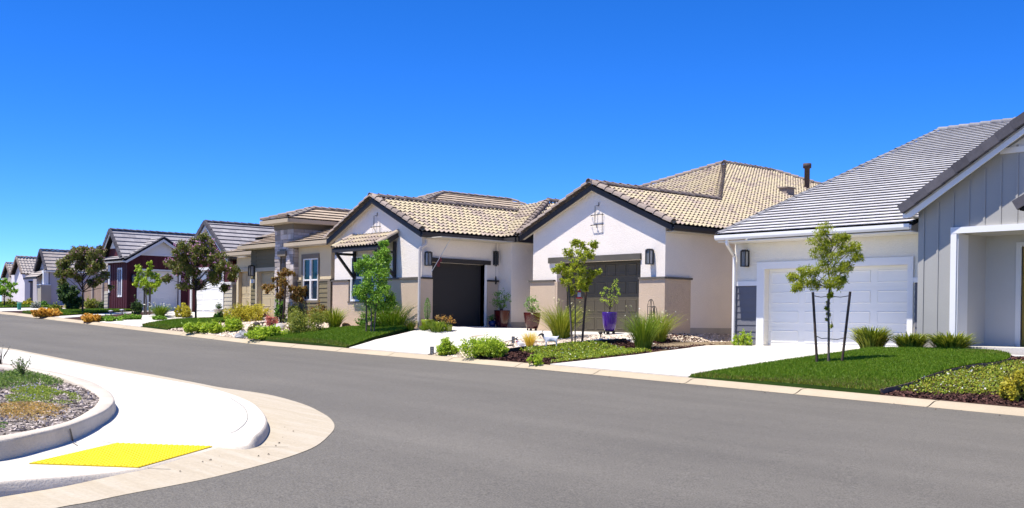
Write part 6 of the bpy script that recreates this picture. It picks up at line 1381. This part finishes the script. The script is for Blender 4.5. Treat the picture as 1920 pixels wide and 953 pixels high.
mb = MB(); p = np.array(gp(956, 651)); mb.beam(p+RH*-.12+np.array([0, 0, .03]), p+RH*.10+np.array([0, 0, .05]), .09, .06); o = mb.build('spotlight', metal_d, None, p); tag(o, 'small black garden spotlight lying at the foot of the rear marker post', 'spotlight')
def boulder(px, py, wpx, hpx, m, label):
    p = np.array(gp(px, py)); k = mpp(p); bm = bmesh.new(); bmesh.ops.create_icosphere(bm, subdivisions=3, radius=1); sd = rnd.uniform(0, 50)
    for v in bm.verts:
        n = .75+.5*noise2(v.co.x*1.5+sd, v.co.y*1.5+v.co.z+sd)+.12*noise2(v.co.x*5+sd, v.co.z*5); v.co = V((v.co.x*wpx*k/2*n, v.co.y*wpx*k/2.4*n, (v.co.z*n*.62+.35)*hpx*k))
    me = bpy.data.meshes.new('boulder'); bm.to_mesh(me); bm.free(); me.materials.append(m); o = bpy.data.objects.new('boulder', me); COL.objects.link(o); o.location = V(p); LOC[o.name] = V(p); tag(o, label, 'boulder')
rock_d = mat('rock_dark', (.085, .075, .07), .9, .2, .3, 4, .9, 12, fine=.2); rock_l = mat('rock_pale', (.42, .39, .36), .9, .2, .2, 4, .9, 12, fine=.15); rock_b = mat('rock_brown', (.26, .15, .075), .9, .2, .25, 4, .9, 12, fine=.2)
boulder(481, 612, 14, 9, rock_d, 'dark grey boulder on the dry stream bed'); boulder(523, 620, 24, 14, rock_l, 'long pale boulder before the bronze-leaved tree'); boulder(497, 602, 16, 7, rock_l, 'pale boulder behind the red-leaved shrub'); boulder(541, 604, 18, 7, rock_l, 'flat pale boulder right of the bronze-leaved tree'); boulder(649, 617, 19, 11, rock_b, 'brown boulder beside the arching grass clump'); boulder(1012, 643, 22, 7, mat('rock_buff', (.55, .45, .33), .9, .2, .2, 4, .8, 12), 'buff stone lying under the goat head')
sl = sheet('tmp', px_poly([(440, 634), (452, 625), (475, 623), (490, 628), (487, 637), (462, 636)]), lambda x, y: zg(x, y)+.03, rock_d, .4); pb = pebbles(sl, 260, mat('river_stone', (.22, .22, .225), .8, .25, .2, 3, island=.5), .12, 'river_stones'); bpy.data.objects.remove(sl); stuff(pb, 'dark river stones of the dry stream at the kerb', 'stones')
sl = sheet('tmp', px_poly([(495, 606), (560, 604), (560, 600), (500, 600)]), lambda x, y: zg(x, y)+.03, rock_d, .4); pb = pebbles(sl, 160, rock_l, .13, 'river_stones'); bpy.data.objects.remove(sl); stuff(pb, 'pale stones around the bronze-leaved tree', 'stones')
# utility box on the far lawn
p = np.array(gp(36, 582)); k = mpp(p); t = thing('utility_box', 'green utility pedestal on the far lawn', 'utility box', p); mb = MB(); W, Hh = 5.5*k, 14*k; mb.box(p[0]-W/2, p[0]+W/2, p[1]-W/2, p[1]+W/2, p[2]-.1, p[2]+Hh*.9); mb.build('box', mat('utility_green', (.03, .22, .15), .55, .35, .06, 2), t); mb = MB(); mb.lathe(p+np.array([0, 0, Hh*.9]), [(W*.62, 0), (W*.64, .06), (W*.45, Hh*.1), (.02, Hh*.12)], 16, 0, 5); mb.build('lid', mat('utility_lid', (.12, .34, .25), .55, .35, .06, 2), t)
# wire obelisk by the right pillar
def obelisk(px, wpx, hpx, label, y):
    p = np.array(floorpos(px, y)); k = mpp(p); W, Hh = wpx*k, hpx*k; mb = MB()
    for a in (0, math.pi/2):
        d = np.array([math.cos(a+.5), math.sin(a+.5), 0])*W/2; pts = [p-d, p-d+np.array([0, 0, Hh*.78])]+[p+d*math.cos(math.pi-i*math.pi/8)+np.array([0, 0, Hh*.78+Hh*.22*math.sin(i*math.pi/8)]) for i in range(1, 8)]+[p+d+np.array([0, 0, Hh*.78]), p+d]; mb.tube(pts, .011, 5)
    for z in (.3, .55, .78): mb.tube([p+np.array([math.cos(i*.524)*W/2, math.sin(i*.524)*W/2, Hh*z]) for i in range(13)], .008, 5)
    o = mb.build('wire_trellis', metal_d, None, p); tag(o, label, 'trellis', 'wire trellises by the garage pillar')
obelisk(1220, 12, 64, 'taller arched wire trellis before the right garage pillar', 27.15); obelisk(1226, 11, 52, 'shorter arched wire trellis overlapping the taller one', 26.95)
p = np.array(at(562, 588, 1, 24.3)); mb = MB(); p[2] = zg(p[0], p[1])
# hanging things
fp_ = np.array(gp(1078, 645)); kk = mpp(fp_); c = fp_+RH*7*kk+np.array([0, 0, 97*kk]); t = thing('bird_feeder', 'red and clear hummingbird feeder hanging in the young tree before the olive door', 'bird feeder', c-np.array([0, 0, .22])); mb = MB(); mb.lathe(c-np.array([0, 0, .20]), [(.04, 0), (.10, .01), (.10, .035), (.05, .055)], 14); mb.build('base', mat('feeder_red', (.55, .015, .01), .35, .5, .05, 3), t); mb = MB(); mb.lathe(c-np.array([0, 0, .145]), [(.05, 0), (.055, .05), (.055, .13), (.03, .15)], 14); mb.build('bottle', mat('feeder_glass', (.55, .50, .52), .15, .6, .05, 3), t); mb = MB(); mb.lathe(c+np.array([0, 0, .005]), [(.045, 0), (.045, .03), (.01, .045)], 12); mb.tube([c+np.array([0, 0, .04]), c+np.array([0, 0, .28])], .005, 5); mb.build('cap', mat('feeder_red', (.55, .015, .01)), t)
c = np.array(at(930, 468, 1, 27.25)); t = thing('wind_chime', 'dark wind chime hanging under the eave beside the side garage', 'wind chime', (c[0], c[1], 3.3)); top = c; mb = MB(); zt = 4.05
mb.tube([(c[0], c[1], 4.36), (c[0], c[1], zt)], .006, 5); mb.lathe((c[0], c[1], zt-.03), [(.11, 0), (.11, .03), (.02, .05)], 14); mb.build('top_disc', metal_d, t)
for i in range(6): a = i*1.047; mb = MB(); x, y = c[0]+math.cos(a)*.085, c[1]+math.sin(a)*.085; mb.tube([(x, y, zt-.03), (x, y, zt-.50-.03*(i % 3))], .022, 8); mb.build('tube', metal_d, t)
mb = MB(); mb.tube([(c[0], c[1], zt-.03), (c[0], c[1], zt-.95)], .005, 5); mb.build('string', metal_d, t); mb = MB(); z = zt-1.2; mb.prism([(c[0]-.06, c[1], z+.06), (c[0]-.03, c[1], z-.04), (c[0]+.03, c[1], z-.04), (c[0]+.06, c[1], z+.06), (c[0]+.02, c[1], z+.26), (c[0]-.02, c[1], z+.26)], (0, .015, 0)); mb.build('sail', metal_d, t)
a = np.array(at(806, 515, 0, -32.16)); b = np.array(at(845, 448, 0, -31.6)); b = np.array([-31.75, at(845, 448, 0, -31.75)[1], at(845, 448, 0, -31.75)[2]]); t = thing('garden_flag', 'slim flag pole slanting over the side garage door with a gathered sheer red flag', 'flag', a); mb = MB(); mb.tube([a, b], .014, 6); mb.lathe(b-np.array([0, 0, .03]), [(.02, 0), (.045, .03), (.02, .06)], 10); mb.build('pole', mat('pole_pale', (.6, .6, .6), .4, .4, .05, 2), t)
mb = MB(); pts = []; N = 9
for i in range(N+1):
    f_ = i/N; base = a+(b-a)*(.30+.28*f_); L = .06+.17*math.sin(f_*math.pi)*(1+.3*math.sin(i*2.3)); pts.append((base-np.array([0, 0, .015]), base+np.array([.05*math.sin(i*2.1), .05*math.cos(i*1.7), -L])))
mb.add([q for pr in pts for q in pr], [(2*i, 2*i+1, 2*i+3, 2*i+2) for i in range(N)], 0, True); mb.build('cloth', mat('flag_red', (.16, .035, .035), .8, .2, .4, 6), t)
gs = sheet('tmp', clampY([(-34, YK-.5), (-8, YK-.5), (-8, YK), (-34, YK)]) if False else [(-36, YK-.45), (-7, YK-.45), (-7, YK-.02), (-36, YK-.02)], lambda x, y: zg(x, y)+.003, rock_d, 2)
gr = pebbles(gs, 240, mat('grit', (.16, .13, .10), .9, .2, .3, 4, island=.5), .018, 'road_grit'); bpy.data.objects.remove(gs); stuff(gr, 'loose grit lying along the far gutter of the road', 'grit')
gs = sheet('tmp', px_poly([(430, 770), (560, 800), (520, 850), (330, 900), (300, 885), (480, 835)]), lambda x, y: zg(x, y)+.012, rock_d, 1)
gr = pebbles(gs, 26, MATS['grit'], .012, 'road_grit'); bpy.data.objects.remove(gs); stuff(gr, 'loose grit in the curved gutter by the kerb ramp', 'grit')
# ------------------------------------------------------------------ daylight
EL = math.radians(67.5)
sd = V((-.30, -.955, 0)).normalized()*math.cos(EL)+V((0, 0, math.sin(EL)))   # towards the sun
sun = bpy.data.lights.new('sun', 'SUN'); sun.energy = 3.7; sun.angle = math.radians(.53); sun.color = (1, .95, .865)
so_ = bpy.data.objects.new('sun', sun); COL.objects.link(so_); so_.location = (0, 0, 30); so_.rotation_euler = (-sd).to_track_quat('-Z', 'Y').to_euler()
w = bpy.data.worlds.new('World'); sc.world = w; w.use_nodes = True; nt = w.node_tree; bg = nt.nodes['Background']
sky = nt.nodes.new('ShaderNodeTexSky'); sky.sky_type = 'NISHITA'; sky.sun_disc = False; sky.sun_elevation = EL; sky.sun_rotation = math.atan2(sd.x, sd.y); sky.altitude = 100; sky.air_density = .42; sky.dust_density = .0; sky.ozone_density = 9.5
hs = nt.nodes.new('ShaderNodeHueSaturation'); hs.inputs['Saturation'].default_value = 1.2; hs.inputs['Hue'].default_value = .509; nt.links.new(sky.outputs[0], hs.inputs['Color']); nt.links.new(hs.outputs[0], bg.inputs[0]); bg.inputs[1].default_value = .145
sc.view_settings.view_transform = 'Standard'; sc.view_settings.look = 'None'; sc.view_settings.gamma = 1; sc.view_settings.exposure = 1.05
sc.render.engine = 'CYCLES'; sc.cycles.max_bounces = 8; sc.cycles.diffuse_bounces = 5; sc.cycles.transmission_bounces = 4; sc.cycles.transparent_max_bounces = 6
